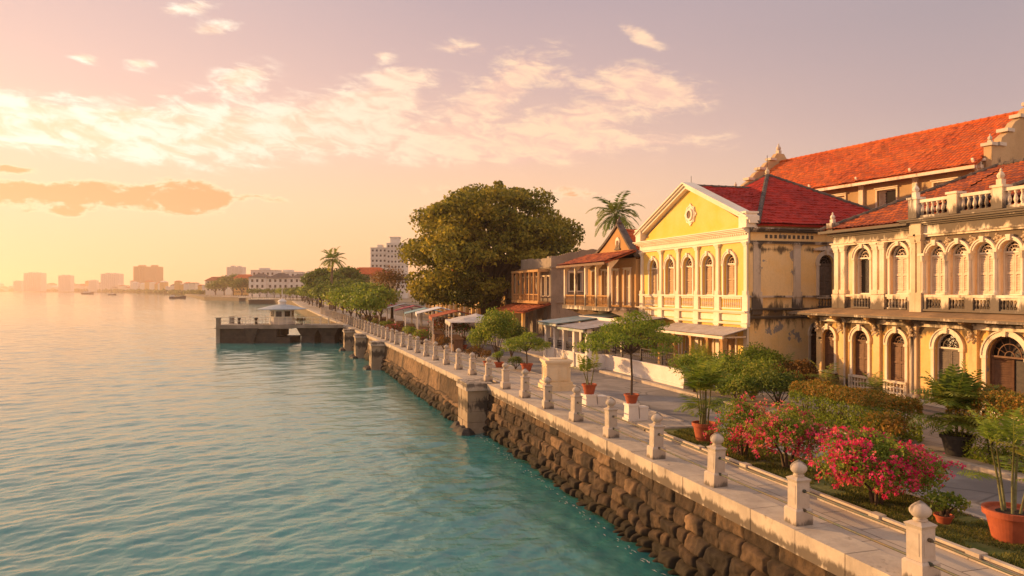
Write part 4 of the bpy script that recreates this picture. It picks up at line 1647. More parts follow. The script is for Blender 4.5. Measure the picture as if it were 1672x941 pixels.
    b.build('beam', MT['cream_worn'], cn)
    for x in (5.3, 7.1, 8.9, 10.6, 11.95):
        b = MB()
        b.box(x - .11, x + .11, -1.55, -1.33, 0, 2.32)
        b.box(x - .16, x + .16, -1.6, -1.28, 0, .35)
        b.box(x - .15, x + .15, -1.59, -1.29, 2.2, 2.32)
        b.build('porch_column', MT['brown'], t)
    return t


# ------------------------------------------------------------------ the long ornate house nearest the camera
def ornate_house():
    t = thing('ornate_house', 'ornate peach and ochre house with balustraded parapet, arched shuttered windows and blackened stucco', 'house', (15.3, 30.3, 0), R(-90))
    L, D = 22.5, 11
    gx = [(.62, .85, .9), (2.7, .95, .85), (4.8, .95, .85), (7.35, 1.2, .45), (9.85, 1.55, .1), (12.4, 1.2, .45), (14.9, 1.2, .45), (17.4, 1.2, .45), (19.9, 1.2, .45)]
    ops = [(x, w, zb, 2.5 if w < 1.5 else 2.35, True) for x, w, zb in gx]
    b = MB()
    wall_band(b, 0, L, -.3, 3.73, ops, 0, .3)
    b.M = sideM(L)
    wall_band(b, 0, D, -.3, 3.73)
    b.M = None
    b.quad((0, 0, -.3), (0, 0, 3.73), (0, D, 3.73), (0, D, -.3))
    b.build('lower_wall', MT['ochre'], t)
    ux = [2.7, 4.8]
    rx = [6.9 + 1.07 * i for i in range(14)]
    up = [(x, .92, 4.62, 6.28, True) for x in ux]
    upr = [(x, .84, 4.62, 6.2, True) for x in rx]
    b = MB()
    wall_band(b, 1.0, 5.75, 3.73, 7.6, up, .12, .28)
    wall_band(b, 5.75, L, 3.73, 7.75, upr, -.08, .3)
    b.quad((1.0, .12, 3.73), (1.0, .12, 7.6), (1.0, D, 7.6), (1.0, D, 3.73))
    b.quad((5.75, -.08, 3.73), (5.75, -.08, 7.7), (5.75, .12, 7.7), (5.75, .12, 3.73))
    b.quad((L, -.08, 3.73), (L, D, 3.73), (L, D, 7.7), (L, -.08, 7.7))
    b.build('upper_wall', MT['upper'], t)
    # ledge roof between the storeys, returning round the far end, on brackets
    b = MB()
    pr = .85
    b.add([(-1.2, -pr, 3.62), (L, -pr, 3.62), (L, .1, 3.62), (-1.2, 6, 3.62), (.2, .0, 3.62), (-1.2, -pr, 3.74), (L, -pr, 3.74), (L, -.06, 3.98), (1.0, .1, 3.98), (-1.2, 6, 3.74), (1.0, 6, 3.98)],
          [(0, 1, 6, 5), (5, 6, 7, 8), (5, 8, 10, 9), (0, 5, 9, 3), (1, 2, 7, 6), (0, 3, 4), (0, 4, 2, 1)])
    b.build('ledge', MT['ledge'], t)
    b = MB()
    b.box(-1.25, L, -pr - .05, -pr, 3.60, 3.70)
    b.box(-.02, L, -.16, 0, 3.3, 3.44)
    b.box(-.02, L, -.24, 0, 3.44, 3.52)
    b.build('cornice', MT['cream_worn'], t)
    cut = [.05, 1.62, 3.75, 5.75, 8.55, 11.15, 13.65, 16.15, 18.65, 21.2]
    for x in cut:
        b = MB()
        b.prism([(x - .07, 0, 3.55), (x - .07, -pr + .1, 3.58), (x - .07, -pr + .12, 3.5), (x - .07, -.3, 3.3), (x - .07, -.12, 2.95), (x - .07, 0, 2.9)], (.14, 0, 0))
        b.build('bracket', MT['ochre_trim'], t)
    for x in cut:
        b = MB()
        pilaster(b, x, -.3, 3.3, .36, .11, 0, .3, .75)
        b.build('pilaster', MT['ochre_trim'] if x != 5.75 else MT['tower_trim'], t)
    b = MB()
    b.box(-.05, L, -.07, 0, -.3, .28)
    b.build('plinth', MT['cream_worn'], t)
    for x in (2.7, 4.8):
        b = MB()
        b.box(x - .62, x + .62, -.16, 0, .80, .9)
        b.box(x - .62, x + .62, -.12, 0, .02, .12)
        for i in range(6):
            xx = x - .55 + 1.1 * (i + .5) / 6
            b.box(xx - .03, xx + .03, -.10, -.03, .12, .8)
        b.box(x - .55, x + .55, -.09, -.04, .34, .40)
        b.box(x - .55, x + .55, -.09, -.04, .57, .63)
        for s in (-1, 1):
            b.box(x + s * .58 - .06, x + s * .58 + .06, -.14, 0, .12, .8)
        b.build('window_guard', MT['cream_worn'], t)
    # upper trim
    for x in (1.12, 1.55, 3.55, 3.95, 5.62):
        b = MB()
        pilaster(b, x, 4.62, 6.9, .26, .13, .12, .3, .2)
        b.box(x - .2, x + .2, -.08, .12, 3.95, 4.6)
        b.build('pilaster', MT['cream_worn'], t)
    b = MB()
    cornice(b, 1.0, 5.75, 6.9, [(.08, .16), (.06, .22), (.3, .1), (.06, .2), (.08, .3)], .12, (1, 0))
    cornice(b, 1.0, 5.75, 4.5, [(.1, .16)], .12, (1, 0))
    b.build('upper_trim', MT['cream_worn'], t)
    for x in (5.93, 6.22):
        b = MB()
        pilaster(b, x, 3.9, 7.1, .2, .2, -.08, .35, .8)
        b.box(x - .145, x + .145, -.34, -.08, 7.1, 7.75)
        b.build('corner_pilaster', MT['tower_trim'], t)
    xs2 = [x - .535 for x in rx] + [rx[-1] + .535]
    for x in xs2:
        b = MB()
        b.box(x - .17, x + .17, -.24, -.08, 3.95, 4.62)
        b.lathe([(.10, 0), (.10, .1), (.075, .14), (.07, 1.3), (.1, 1.36), (.13, 1.5), (.15, 1.62)], (x, -.2, 4.62), 8)
        b.box(x - .16, x + .16, -.34, -.08, 6.2, 6.3)
        b.build('half_column', MT['cream_worn'], t)
    b = MB()
    z = cornice(b, 5.75, L, 6.98, [(.08, .12), (.06, .18), (.34, .08), (.06, .18), (.07, .28), (.08, .38), (.06, .44)], -.08, (1, 0))
    cornice(b, 5.75, L, 4.5, [(.11, .17)], -.08)
    cornice(b, 5.75, L, 3.95, [(.08, .2)], -.08)
    b.build('upper_trim', MT['cream_worn'], t)
    for x in ux:
        b = MB()
        b.box(x - .5, x + .5, .06, .1, 4.02, 4.48)
        balusters(b, x - .52, x + .52, 3.98, 4.5, .02, .17, .05, .08, .12)
        b.build('balustrade', MT['cream_worn'], t)
    for x in rx:
        b = MB()
        balusters(b, x - .36, x + .36, 4.03, 4.5, -.14, .15, .042, .07, .1)
        b.build('balustrade', MT['cream_worn'], t)
    # stucco garlands between the arches and under the cornice
    for x in xs2 + [1.3, 3.75]:
        b = MB()
        yy = -.09 if x > 5.7 else .11
        for k in range(9):
            a = k * 2.4
            r = .05 * math.sqrt(k)
            b.lathe([(.01, -.05), (.05, -.02), (.05, .02), (.01, .05)], (x + r * math.cos(a) * 1.1, yy, 6.72 + r * math.sin(a) * 1.2), 6)
        b.build('garland', MT['tower_trim'], t)
    for x in cut:
        b = MB()
        for k in range(8):
            a = k * 2.4
            r = .055 * math.sqrt(k)
            b.lathe([(.01, -.06), (.05, -.02), (.05, .02), (.01, .06)], (x + r * math.cos(a), -.24, 3.12 - .1 + r * math.sin(a) * 1.5), 6)
        b.build('garland', MT['tower_trim'], t)
    # parapet
    z0 = 7.76
    ped = [6.0, 7.9, 9.8, 11.7, 13.6, 15.5, 17.4, 19.3, 21.4]
    for k, x in enumerate(ped):
        b = MB()
        b.cbox(x, -.2, z0, .42, .4, .78)
        b.cbox(x, -.2, z0 + .78, .52, .5, .09)
        if k % 2 == 0:
            urn(b, x, -.2, z0 + .87, .72)
        b.build('parapet_pedestal', MT['cream_worn'], t)
    b = MB()
    b.box(.8, 1.2, -.3, .1, 7.6, 8.0)
    urn(b, 1.0, -.1, 8.0, .62)
    b.build('corner_urn', MT['cream_worn'], t)
    for a, c in zip(ped[:-1], ped[1:]):
        b = MB()
        balusters(b, a + .21, c - .21, z0, z0 + .74, -.2, .235, .075, .12, .2, 8)
        b.build('parapet_balustrade', MT['cream_worn'], t)
    # windows
    w = make_window(.92, 1.66, True, 'pale_wood', surround='cream_worn', sw=.11, imposts=True)
    for x in ux[1:]:
        put(w, t, x, 4.62, .12)
    wo = make_window(.92, 1.66, True, 'pale_wood', surround='cream_worn', sw=.11, open_=(R(-78), R(-86)))
    put(wo, t, ux[0], 4.62, .12)
    w = make_window(.84, 1.58, True, 'pale_wood', surround='cream_worn', sw=.08, imposts=False, sproud=.1)
    for x in rx:
        put(w, t, x, 4.62, -.08)
    w = make_window(.85, 1.6, True, 'wood', frame='wood', surround='cream_worn', sw=.13)
    put(w, t, .62, .9)
    w = make_window(.95, 1.65, True, 'wood', frame='wood', surround='cream_worn', sw=.14, sill=False)
    for x in (2.7, 4.8):
        put(w, t, x, .85)
    w = make_window(1.2, 2.05, True, 'grey_wood', frame='cream_worn', surround='cream_worn', sw=.15)
    for x in (7.35, 12.4, 14.9, 17.4, 19.9):
        put(w, t, x, .45)
    d = make_window(1.55, 2.25, True, 'wood', frame='wood', surround='cream_worn', sw=.17, open_=(R(-25), R(-100)), sill=False, glass=False, name='door')
    put(d, t, 9.85, .1)
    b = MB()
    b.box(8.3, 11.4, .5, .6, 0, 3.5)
    b.build('hall_shade_panel', MT['iron'], t)  # near-black sheet paints the shade inside the open doorway
    b = MB()
    b.box(-.3, L, -.95, -.08, -.28, .10)
    b.box(8.4, 11.3, -1.35, -.95, -.28, .05)
    st = b.build('front_step', MT['concrete'], t)
    # main roof
    b = MB()
    tile_face(b, [(.55, -.35, 7.62), (5.75, -.35, 7.62), (5.75, 5.3, 10.3), (5.2, 5.3, 10.3)])
    tile_face(b, [(5.75, .6, 8.0), (L + .3, .6, 8.0), (L + .3, 5.3, 10.3), (5.75, 5.3, 10.3)])
    tile_face(b, [(.55, D, 7.62), (.55, -.35, 7.62), (5.2, 5.3, 10.3)])
    tile_face(b, [(L + .3, D, 7.62), (.55, D, 7.62), (5.2, 5.3, 10.3), (L + .3, 5.3, 10.3)])
    rf = b.build('roof', MT['tile_brown'], t)
    b = MB()
    ridge(b, [(.5, -.4, 7.68), (5.2, 5.3, 10.38), (L + .3, 5.3, 10.38)], .12)
    b.build('ridge_tiles', MT['slate'], rf)
    b = MB()
    b.box(.4, 5.75, -.46, -.36, 7.5, 7.62)
    b.build('eave_board', MT['cream_worn'], rf)
    # low tin lantern roof behind the parapet, and a darker hip next to it
    b = MB()
    pts = []
    for k, (r, z) in enumerate(((1.15, 0), (1.0, .22), (.72, .4), (.3, .5), (.08, .56))):
        pts.append((r, z))
    b.lathe(pts, (7.5, 1.1, 8.15), 8)
    b.build('tin_dome', MT['slate'], t)
    b = MB()
    tile_face(b, [(8.6, .35, 8.2), (14.6, .35, 8.2), (11.6, 3.4, 10.0)])
    tile_face(b, [(8.6, 6, 8.2), (8.6, .35, 8.2), (11.6, 3.4, 10.0)])
    dm = b.build('dormer_roof', MT['tile_brown'], t)
    b = MB()
    ridge(b, [(8.55, .3, 8.25), (11.6, 3.4, 10.06)], .13)
    ridge(b, [(14.65, .3, 8.25), (11.6, 3.4, 10.06)], .13)
    b.build('ridge_tiles', MT['slate'], dm)
    # drainpipe
    b = MB()
    b.tube([(5.72, -.14, .1), (5.72, -.14, 3.5)], .05, 8)
    b.tube([(1.86, -.16, .1), (1.86, -.16, 3.3)], .045, 8)
    b.build('drainpipe', MT['side_trim'], t)
    return t


# ------------------------------------------------------------------ the tall house behind with the long orange roof
def back_house():
    az = TH - R(25.5)
    p = at(1610, 38)
    L, D = 18.5, 9.0
    org = p + Vector((math.sin(az), math.cos(az), 0)) * L
    t = thing('long_roof_house', 'tall weathered house at the back under a long orange tiled roof with stepped gable', 'house', (org.x, org.y, 0), R(-90) - az)
    ze, zr = 11.75, 14.6
    xs = [L - 2.2 - 3.55 * i for i in range(5)]
    b = MB()
    wall_band(b, 0, L, 0, 8.4)
    wall_band(b, 0, L, 8.4, ze, [(x, 1.25, 8.9, 10.7, False) for x in xs])
    # stepped and scrolled gables at both ends
    def gable(x, x1):
        pr = [(0, 0), (D, 0), (D, ze - .3), (D, ze + .55), (D - .75, ze + .55), (D - .85, ze + .95), (D - 1.5, ze + 1.35), (D - 2.0, ze + 1.9), (D - 2.6, ze + 2.2), (D - 3.1, ze + 2.75), (D - 3.7, ze + 3.0), (D / 2 + .35, ze + 3.55), (D / 2 - .35, ze + 3.55)]
        left = [(D - y, z) for y, z in pr[3:11]][::-1]
        out = [(x, y, z) for y, z in pr] + [(x, y, z) for y, z in left] + [(x, 0, ze - .3)]
        b.prism(out, (x1 - x, 0, 0))
    gable(L - .12, L + .28)
    gable(-.28, .12)
    b.quad((0, D, 0), (0, D, ze), (L, D, ze), (L, D, 0))
    b.build('wall', MT['back'], t)
    for i in range(6):
        x = L - .35 - 3.55 * i
        if x < 0:
            break
        b = MB()
        b.box(x - .16, x + .16, -.14, 0, 6, ze - .15)
        b.box(x - .24, x + .24, -.26, 0, ze - .62, ze - .45)
        b.prism([(x - .06, -.14, ze - .5), (x - .06, -.6, ze - .1), (x - .06, -.6, ze - .2), (x - .06, -.14, ze - .9)], (.12, 0, 0))
        b.build('pilaster', MT['cream_worn'], t)
    b = MB()
    b.box(0, L, -.12, 0, 8.05, 8.2)
    b.box(0, L, -.1, 0, ze - .25, ze - .12)
    b.build('string_course', MT['cream_worn'], t)
    prf = [(D - .8, ze + .55), (D - 1.5, ze + 1.35), (D - 2.6, ze + 2.2), (D - 3.7, ze + 3.0)]
    b = MB()
    for xx in (L + .08, -.08):
        for y, z in prf + [(D - y, z) for y, z in prf]:
            b.box(xx - .3, xx + .3, y - .3, y + .3, z - .02, z + .16)
        b.box(xx - .3, xx + .3, -.12, .5, ze + .5, ze + .66)
        urn(b, xx, .2, ze + .62, .6)
        urn(b, xx, D / 2, ze + 3.52, 1.0)
    b.build('gable_coping', MT['side_trim'], t)
    b = MB()
    b.tube([(L, D / 2, ze + 4.2), (L, D / 2, ze + 5.2)], .02, 5)
    b.build('lightning_rod', MT['iron'], t)
    w = make_window(1.25, 1.8, False, 'pale_wood', surround='cream_worn', sw=.1, open_=(R(-20), R(-70)))
    wc = make_window(1.25, 1.8, False, 'pale_wood', surround='cream_worn', sw=.1)
    for i, x in enumerate(xs):
        put(w if i in (1, 3) else wc, t, x, 8.9)
    b = MB()
    e = .75
    dz = (zr - ze) / (D / 2) * e
    tile_face(b, [(.12, -e, ze - dz), (L - .12, -e, ze - dz), (L - .12, D / 2, zr), (.12, D / 2, zr)], .24, .36)
    tile_face(b, [(L - .12, D + e, ze - dz), (.12, D + e, ze - dz), (.12, D / 2, zr), (L - .12, D / 2, zr)], .24, .36)
    rf = b.build('roof', MT['tile_orange'], t)
    b = MB()
    ridge(b, [(.1, D / 2, zr + .06), (L - .1, D / 2, zr + .06)], .12)
    b.build('ridge_tiles', MT['tile_orange'], rf)
    b = MB()
    b.box(.1, L - .1, -e - .06, -e + .02, ze - dz - .2, ze - dz - .03)
    b.build('gutter', MT['cream_worn'], rf)
    return t


# ------------------------------------------------------------------ the brown gabled house with the balcony
def brown_house():
    W, D = 8.3, 10
    t = thing('gabled_house', 'brown gabled house with a timber balcony and red skirt roof beside the palm', 'house', (12.5, 53.1, 0), R(-90))
    xs = [1.3, 3.2, 5.1, 7.0]
    b = MB()
    wall_band(b, 0, W, -.3, 3.5, [(1.6, 1.2, .1, 2.2, True), (3.8, 1.3, .1, 2.3, True), (6.0, 1.2, .1, 2.2, True)])
    wall_band(b, 0, W, 3.5, 7.4, [(x, .95, 3.75, 6.2, False) for x in xs])
    # curved gable, its top nearer the yellow house
    zt, xa = 9.3, W * .66
    prl, prr = [], []
    for i in range(9):
        f = i / 8
        prl.append((xa * f, 7.0 + (zt - 7.0) * (f ** 1.45)))
        prr.append((W - (W - xa) * f, 7.0 + (zt - 7.0) * (f ** 1.15)))
    b.prism([(x, 0, z) for x, z in prl] + [(x, 0, z) for x, z in prr[::-1][1:]], (0, .3, 0))
    b.quad((0, 0, -.3), (0, 0, 6.9), (0, D, 6.9), (0, D, -.3))
    b.quad((W, 0, -.3), (W, D, -.3), (W, D, 6.9), (W, 0, 6.9))
    b.build('wall', MT['brown'], t)
    b = MB()
    for pr_ in (prl, prr):
        pts = [(x, -.12, z + .04) for x, z in pr_]
        for p, q in zip(pts[:-1], pts[1:]):
            b.prism([p, q, (q[0], q[1], q[2] + .2), (p[0], p[1], p[2] + .2)], (0, .5, 0))
    b.lathe([(.12, 0), (.2, .15), (.08, .35), (.02, .6)], (xa, .1, zt + .15), 8)
    b.build('gable_coping', MT['slate'], t)
    b = MB()
    b.archband(.0, .34, xa, 8.2, -.06, .0, 12)
    b.box(xa - .34, xa + .34, -.06, 0, 7.75, 8.2)
    b.box(xa - .44, xa + .44, -.1, 0, 7.64, 7.75)
    nich = b.build('gable_niche', MT['cream_worn'], t)
    b = MB()
    b.box(xa - .15, xa + .15, -.09, -.06, 7.85, 8.3)
    b.build('vent', MT['wood'], nich)
    # balcony
    yb = -1.9
    b = MB()
    b.box(-.15, W + .1, yb - .1, 0, 3.45, 3.62)
    b.box(-.2, W + .15, yb - .16, yb - .1, 3.4, 3.68)
    for x in (.2, 2.6, 5.0, W - .2):
        b.prism([(x - .07, 0, 3.44), (x - .07, yb + .1, 3.44), (x - .07, yb + .2, 3.3), (x - .07, -.5, 2.9), (x - .07, -.12, 2.2), (x - .07, 0, 2.1)], (.14, 0, 0))
    bal = b.build('balcony', MT['cream_worn'], t)
    b = MB()
    pxs = [.05, 2.2, 4.15, 6.1, W - .1]
    for a, c in zip(pxs[:-1], pxs[1:]):
        balusters(b, a + .1, c - .1, 3.64, 4.45, yb, .24, .05, .08, .09)
    b.build('balustrade', MT['brown'], bal)
    for x in pxs:
        b = MB()
        b.box(x - .1, x + .1, yb - .09, yb + .1, 3.62, 6.85)
        b.box(x - .15, x + .15, yb - .14, yb + .15, 6.5, 6.62)
        b.prism([(x - .05, yb + .1, 6.75), (x - .05, yb + .7, 6.85), (x - .05, yb + .1, 6.2)], (.1, 0, 0))
        b.build('balcony_column', MT['cream_worn'], t)
    b = MB()
    tile_face(b, [(-.5, yb - .5, 6.65), (W + .3, yb - .5, 6.65), (W + .1, -.02, 7.5), (0, -.02, 7.5)])
    tile_face(b, [(-.5, D, 6.65), (-.5, yb - .5, 6.65), (0, -.02, 7.4), (0, D, 7.4)])
    sk = b.build('skirt_roof', MT['tile_brown'], t)
    b = MB()
    b.box(-.5, W + .3, yb - .56, yb - .46, 6.5, 6.66)
    b.build('eave_board', MT['wood'], sk)
    b = MB()
    tile_face(b, [(-.1, D, 6.9), (-.1, .3, 6.9), (xa, .3, 9.1), (xa, D, 9.1)])
    tile_face(b, [(W + .1, .3, 6.9), (W + .1, D, 6.9), (xa, D, 9.1), (xa, .3, 9.1)])
    b.build('roof', MT['tile_orange'], t)
    w = make_window(.95, 2.45, False, 'pale_wood', surround='cream_worn', sw=.1, sill=False)
    wo = make_window(.95, 2.45, False, 'pale_wood', surround='cream_worn', sw=.1, sill=False, open_=(R(-60), R(-40)))
    for i, x in enumerate(xs):
        put(wo if i in (1,) else w, t, x, 3.75)
    w = make_window(1.2, 2.1, True, 'wood', surround='cream_worn', sill=False, name='door')
    for x in (1.6, 6.0):
        put(w, t, x, .1)
    return t


def red_roof_house():
    t = thing('red_roof_house', 'plain house behind the gabled one, only its bright red tiled roof showing', 'house', at(1062, 66), R(-90))
    b = MB()
    b.box(-4, 4, 0, 8, 0, 9.0)
    b.build('wall', MT['back'], t)
    b = MB()
    tile_face(b, [(-4.4, -.4, 9), (4.4, -.4, 9), (1.5, 4, 11.6), (-1.5, 4, 11.6)])
    tile_face(b, [(4.4, -.4, 9), (4.4, 8.4, 9), (1.5, 4, 11.6)])
    tile_face(b, [(-4.4, 8.4, 9), (-4.4, -.4, 9), (-1.5, 4, 11.6)])
    tile_face(b, [(4.4, 8.4, 9), (-4.4, 8.4, 9), (-1.5, 4, 11.6), (1.5, 4, 11.6)])
    b.build('roof', MT['tile_red'], t)


def grey_house():
    W, D = 10.5, 9
    t = thing('derelict_house', 'crumbling grey house with an ochre upper bay between the big tree and the brown gable', 'house', (15.9, 81.3, 0), R(-90))
    M = sideM(W)
    b = MB()
    wall_band(b, 0, W, -.3, 3.6, [(2, 1.4, 0, 2.2, True), (5, 1.4, 0, 2.2, True), (8.3, 1.4, 0, 2.2, True)])
    wall_band(b, 0, W, 3.6, 8.0, [(x, .9, 4.2, 6.2, False) for x in (1.2, 2.9, 4.6, 6.3, 8.0, 9.5)])
    b.M = M
    wall_band(b, 0, D, -.3, 3.6)
    wall_band(b, 0, D, 3.6, 8.0, [(2.6, 1.35, 4.7, 6.6, False), (6.5, 1.35, 4.7, 6.6, False)])
    b.M = None
    b.quad((0, 0, -.3), (0, 0, 8), (0, D, 8), (0, D, -.3))
    b.quad((0, 0, 7.6), (W, 0, 7.6), (W, D, 7.6), (0, D, 7.6))
    b.build('wall', MT['grey'], t)
    b = MB(M)
    cornice(b, 0, D, 7.0, [(.1, .12), (.12, .24)])
    b.box(0, D, -.12, 0, 3.5, 3.68)
    b.box(-.1, .5, -.1, 0, 0, 8.3)
    b.M = None
    cornice(b, 0, W, 7.0, [(.1, .12), (.12, .24)])
    b.build('trim', MT['grey'], t)
    b = MB()
    for k in range(14):
        b.box(W * k / 14, W * (k + 1) / 14 - .01, .01, .3, 7.99, 8.0 + random.choice((.12, .16, .2, .3)))
    b.M = M
    for k in range(40):
        b.box(D * k / 40, D * (k + 1) / 40 - .002, .01, .3, 7.99, 8.05 + 1.0 * (1 - abs(k - 19.5) / 20) + .25 * float(vnoise(np.array([k * .35]), np.array([3.0]), 2)[0]))
    b.build('broken_parapet', MT['grey'], t)
    b = MB()
    b.box(.4, 9.9, -1.3, 0, 3.4, 3.62)
    for x in np.linspace(.5, 9.8, 7):
        b.box(x - .11, x + .11, -1.25, -1.03, 3.62, 6.7)
    b.box(.4, 9.9, -1.3, 0, 6.7, 6.95)
    balusters(b, .6, 9.7, 3.62, 4.4, -1.14, .3, .06, .1, .1)
    b.build('bay', MT['brown'], t)
    b = MB()
    tile_face(b, [(-.2, -3.2, 2.55), (W + .3, -3.2, 2.55), (W, -.02, 3.45), (0, -.02, 3.45)])
    b.build('verandah_roof', MT['tile_brown'], t)
    for x in (.4, 3.4, 6.6, 9.9):
        b = MB()
        b.box(x - .15, x + .15, -3.0, -2.7, 0, 2.6)
        b.build('verandah_column', MT['ochre'], t)
    w = make_window(.9, 2.0, False, 'wood', surround='cream_worn', sw=.08)
    for x in (1.2, 2.9, 4.6, 6.3, 8.0, 9.5):
        put(w, t, x, 4.2)
    w = make_window(1.35, 1.9, False, 'grey_wood', frame='cream_worn', surround='cream_worn', sw=.1, open_=(R(-75), R(-80)))
    for y in (2.6, 6.5):
        put(w, t, W, 4.7, y, R(90))


def arcade_house():
    W, D = 64, 10
    t = thing('arcade_building', 'long ochre arcaded building half hidden behind the huge tree', 'building', (17.3, 152, 0), R(-90))
    xs = [2 + 4 * i for i in range(16)]
    b = MB()
    wall_band(b, 0, W, -.3, 3.4, [(x, 2.2, 0, 2.0, True) for x in xs], 0, .5)
    wall_band(b, 0, W, 3.4, 6.8, [(x, 1.2, 3.9, 5.3, True) for x in xs])
    b.M = sideM(W)
    wall_band(b, 0, D, -.3, 6.8)
    b.M = None
    b.quad((0, 0, -.3), (0, 0, 6.8), (0, D, 6.8), (0, D, -.3))
    b.quad((0, 2.5, -.3), (W, 2.5, -.3), (W, 2.5, 3.4), (0, 2.5, 3.4))
    b.build('wall', MT['ochre'], t)
    b = MB()
    cornice(b, 0, W, 6.6, [(.12, .15), (.14, .3)])
    cornice(b, 0, W, 3.4, [(.12, .12)])
    b.build('cornice', MT['cream_worn'], t)
    for i in range(17):
        b = MB()
        pilaster(b, max(.2, min(W - .2, 4 * i)), 0, 6.6, .4, .12)
        b.build('pilaster', MT['cream_worn'], t)
    w = make_window(1.2, 1.4, True, 'wood', surround='cream_worn', louvre=False)
    for x in xs:
        put(w, t, x, 3.9)
    b = MB()
    tile_face(b, [(-.5, -.5, 6.9), (W + .5, -.5, 6.9), (W - 4, 5, 9.2), (4, 5, 9.2)], .5, .5)
    tile_face(b, [(W + .5, -.5, 6.9), (W + .5, D, 6.9), (W - 4, 5, 9.2)], .5, .5)
    b.build('roof', MT['tile_orange'], t)

# ------------------------------------------------------------------ along the road
def iron_panel(b, x0, x1, z0, z1, y):
    """cast iron scroll railing"""
    b.box(x0, x1, y - .02, y + .02, z1 - .04, z1)
    b.box(x0, x1, y - .02, y + .02, z0, z0 + .035)
    k = max(2, int((x1 - x0) / .22))
    w = (x1 - x0) / k
    h = z1 - z0
    for i in range(k):
        x = x0 + w * (i + .5)
        b.box(x - w / 2 - .008, x - w / 2 + .008, y - .01, y + .01, z0, z1)
        b.archband(w * .26, w * .26 + .022, x, z0 + h * .66, y - .01, y + .01, 10, 0, 2 * PI)
        b.archband(w * .30, w * .30 + .022, x, z0 + h * .28, y - .01, y + .01, 8, 0, PI)
        b.box(x - .01, x + .01, y - .009, y + .009, z0, z0 + h * .42)


def garden_wall():
    t = thing('garden_wall', 'low white garden wall topped by a scrolled iron railing in front of the yellow house', 'garden wall', (8.62, 41.4, 0), R(-90))
    W = 9.6
    b = MB()
    b.box(0, W, 0, .26, -.15, .82)
    b.box(-.03, W + .03, -.04, .30, .82, .9)
    b.box(-.03, W + .03, -.05, 0, -.15, .16)
    b.build('wall', MT['white'], t)
    for k in range(4):
        b = MB()
        iron_panel(b, k * W / 4 + .05, (k + 1) * W / 4 - .05, .9, 1.62, .13)
        b.build('railing', MT['iron'], t)
    for k in range(5):
        b = MB()
        x = .08 + k * (W - .16) / 4
        b.cbox(x, .13, .9, .1, .1, .8)
        b.lathe([(.03, 0), (.07, .05), (.05, .11), (.01, .14)], (x, .13, 1.7), 8)
        b.build('railing_post', MT['iron'], t)


def cafe():
    t = thing('cafe_pavilion', 'open white cafe porch with square columns and a faded green tin roof', 'pavilion', (7.5, 48.6, 0), R(-90))
    W, D = 7.4, 5.2
    b = MB()
    n = 90
    def sheet(x0, x1, y0, z0, y1, z1):
        m = int((x1 - x0) / .09)
        v = []
        for i in range(m + 1):
            x = x0 + (x1 - x0) * i / m
            a = .018 * math.sin(i * PI / 1.5)
            v += [(x, y0, z0 + a), (x, y1, z1 + a)]
        b.add(v, [(2 * i, 2 * i + 2, 2 * i + 3, 2 * i + 1) for i in range(m)])
        b.add([(p[0], p[1], p[2] - .04) for p in v], [(2 * i, 2 * i + 1, 2 * i + 3, 2 * i + 2) for i in range(m)])
    sheet(-.4, 3.3, -.6, 2.62, D, 3.25)
    rf = b.build('roof', MT['green_tin'], t)
    b = MB()
    sheet(3.2, W + .4, -.5, 2.46, D, 3.12)
    b.build('roof', MT['pale_tin'], t)
    b = MB()
    b.box(-.3, 3.25, -.52, -.42, 2.42, 2.58)
    b.box(3.25, W + .3, -.42, -.32, 2.26, 2.42)
    b.build('eave_board', MT['green_tin'], rf)
    for x in (.0, 1.75, 3.45, 5.3, W):
        b = MB()
        b.box(x - .16, x + .16, -.1, .2, 0, 2.45)
        b.box(x - .22, x + .22, -.16, .26, 0, .9)
        b.box(x - .21, x + .21, -.15, .25, 2.2, 2.34)
        b.build('column', MT['white'], t)
    b = MB()
    b.box(0, W, -.05, .15, -.15, .82)
    b.box(-.05, W + .05, -.1, .2, .82, .9)
    b.box(W - .1, W + .1, .15, D, -.15, .9)
    b.build('low_wall', MT['white'], t)
    b = MB()
    for a, c in ((.25, 1.5), (2.0, 3.2), (3.7, 5.05)):
        iron_panel(b, a, c, .9, 1.45, .05)
    b.build('railing', MT['iron'], t)
    b = MB()
    wall_band(b, 0, W, 0, 3.0, [(1, 1.0, .1, 2.1, False), (2.7, 1.1, .1, 2.1, False), (4.6, 1.1, .1, 2.1, False), (6.3, 1.1, .1, 2.1, False)], 2.4)
    b.box(-.02, .08, 2.4, D, 0, 3.0)
    b.build('back_wall', MT['white'], t)
    for x in (1, 2.7, 4.6, 6.3):
        b = MB()
        b.box(x - .5, x + .5, 2.55, 2.6, .1, 2.1)
        b.build('window', MT['glass'], t)
    b = MB()
    for k in range(6):
        b.box(-.05, W + .05, .3 + k * .8, .4 + k * .8, 2.44 + k * .095, 2.52 + k * .095)
    b.build('rafters', MT['wood'], t)


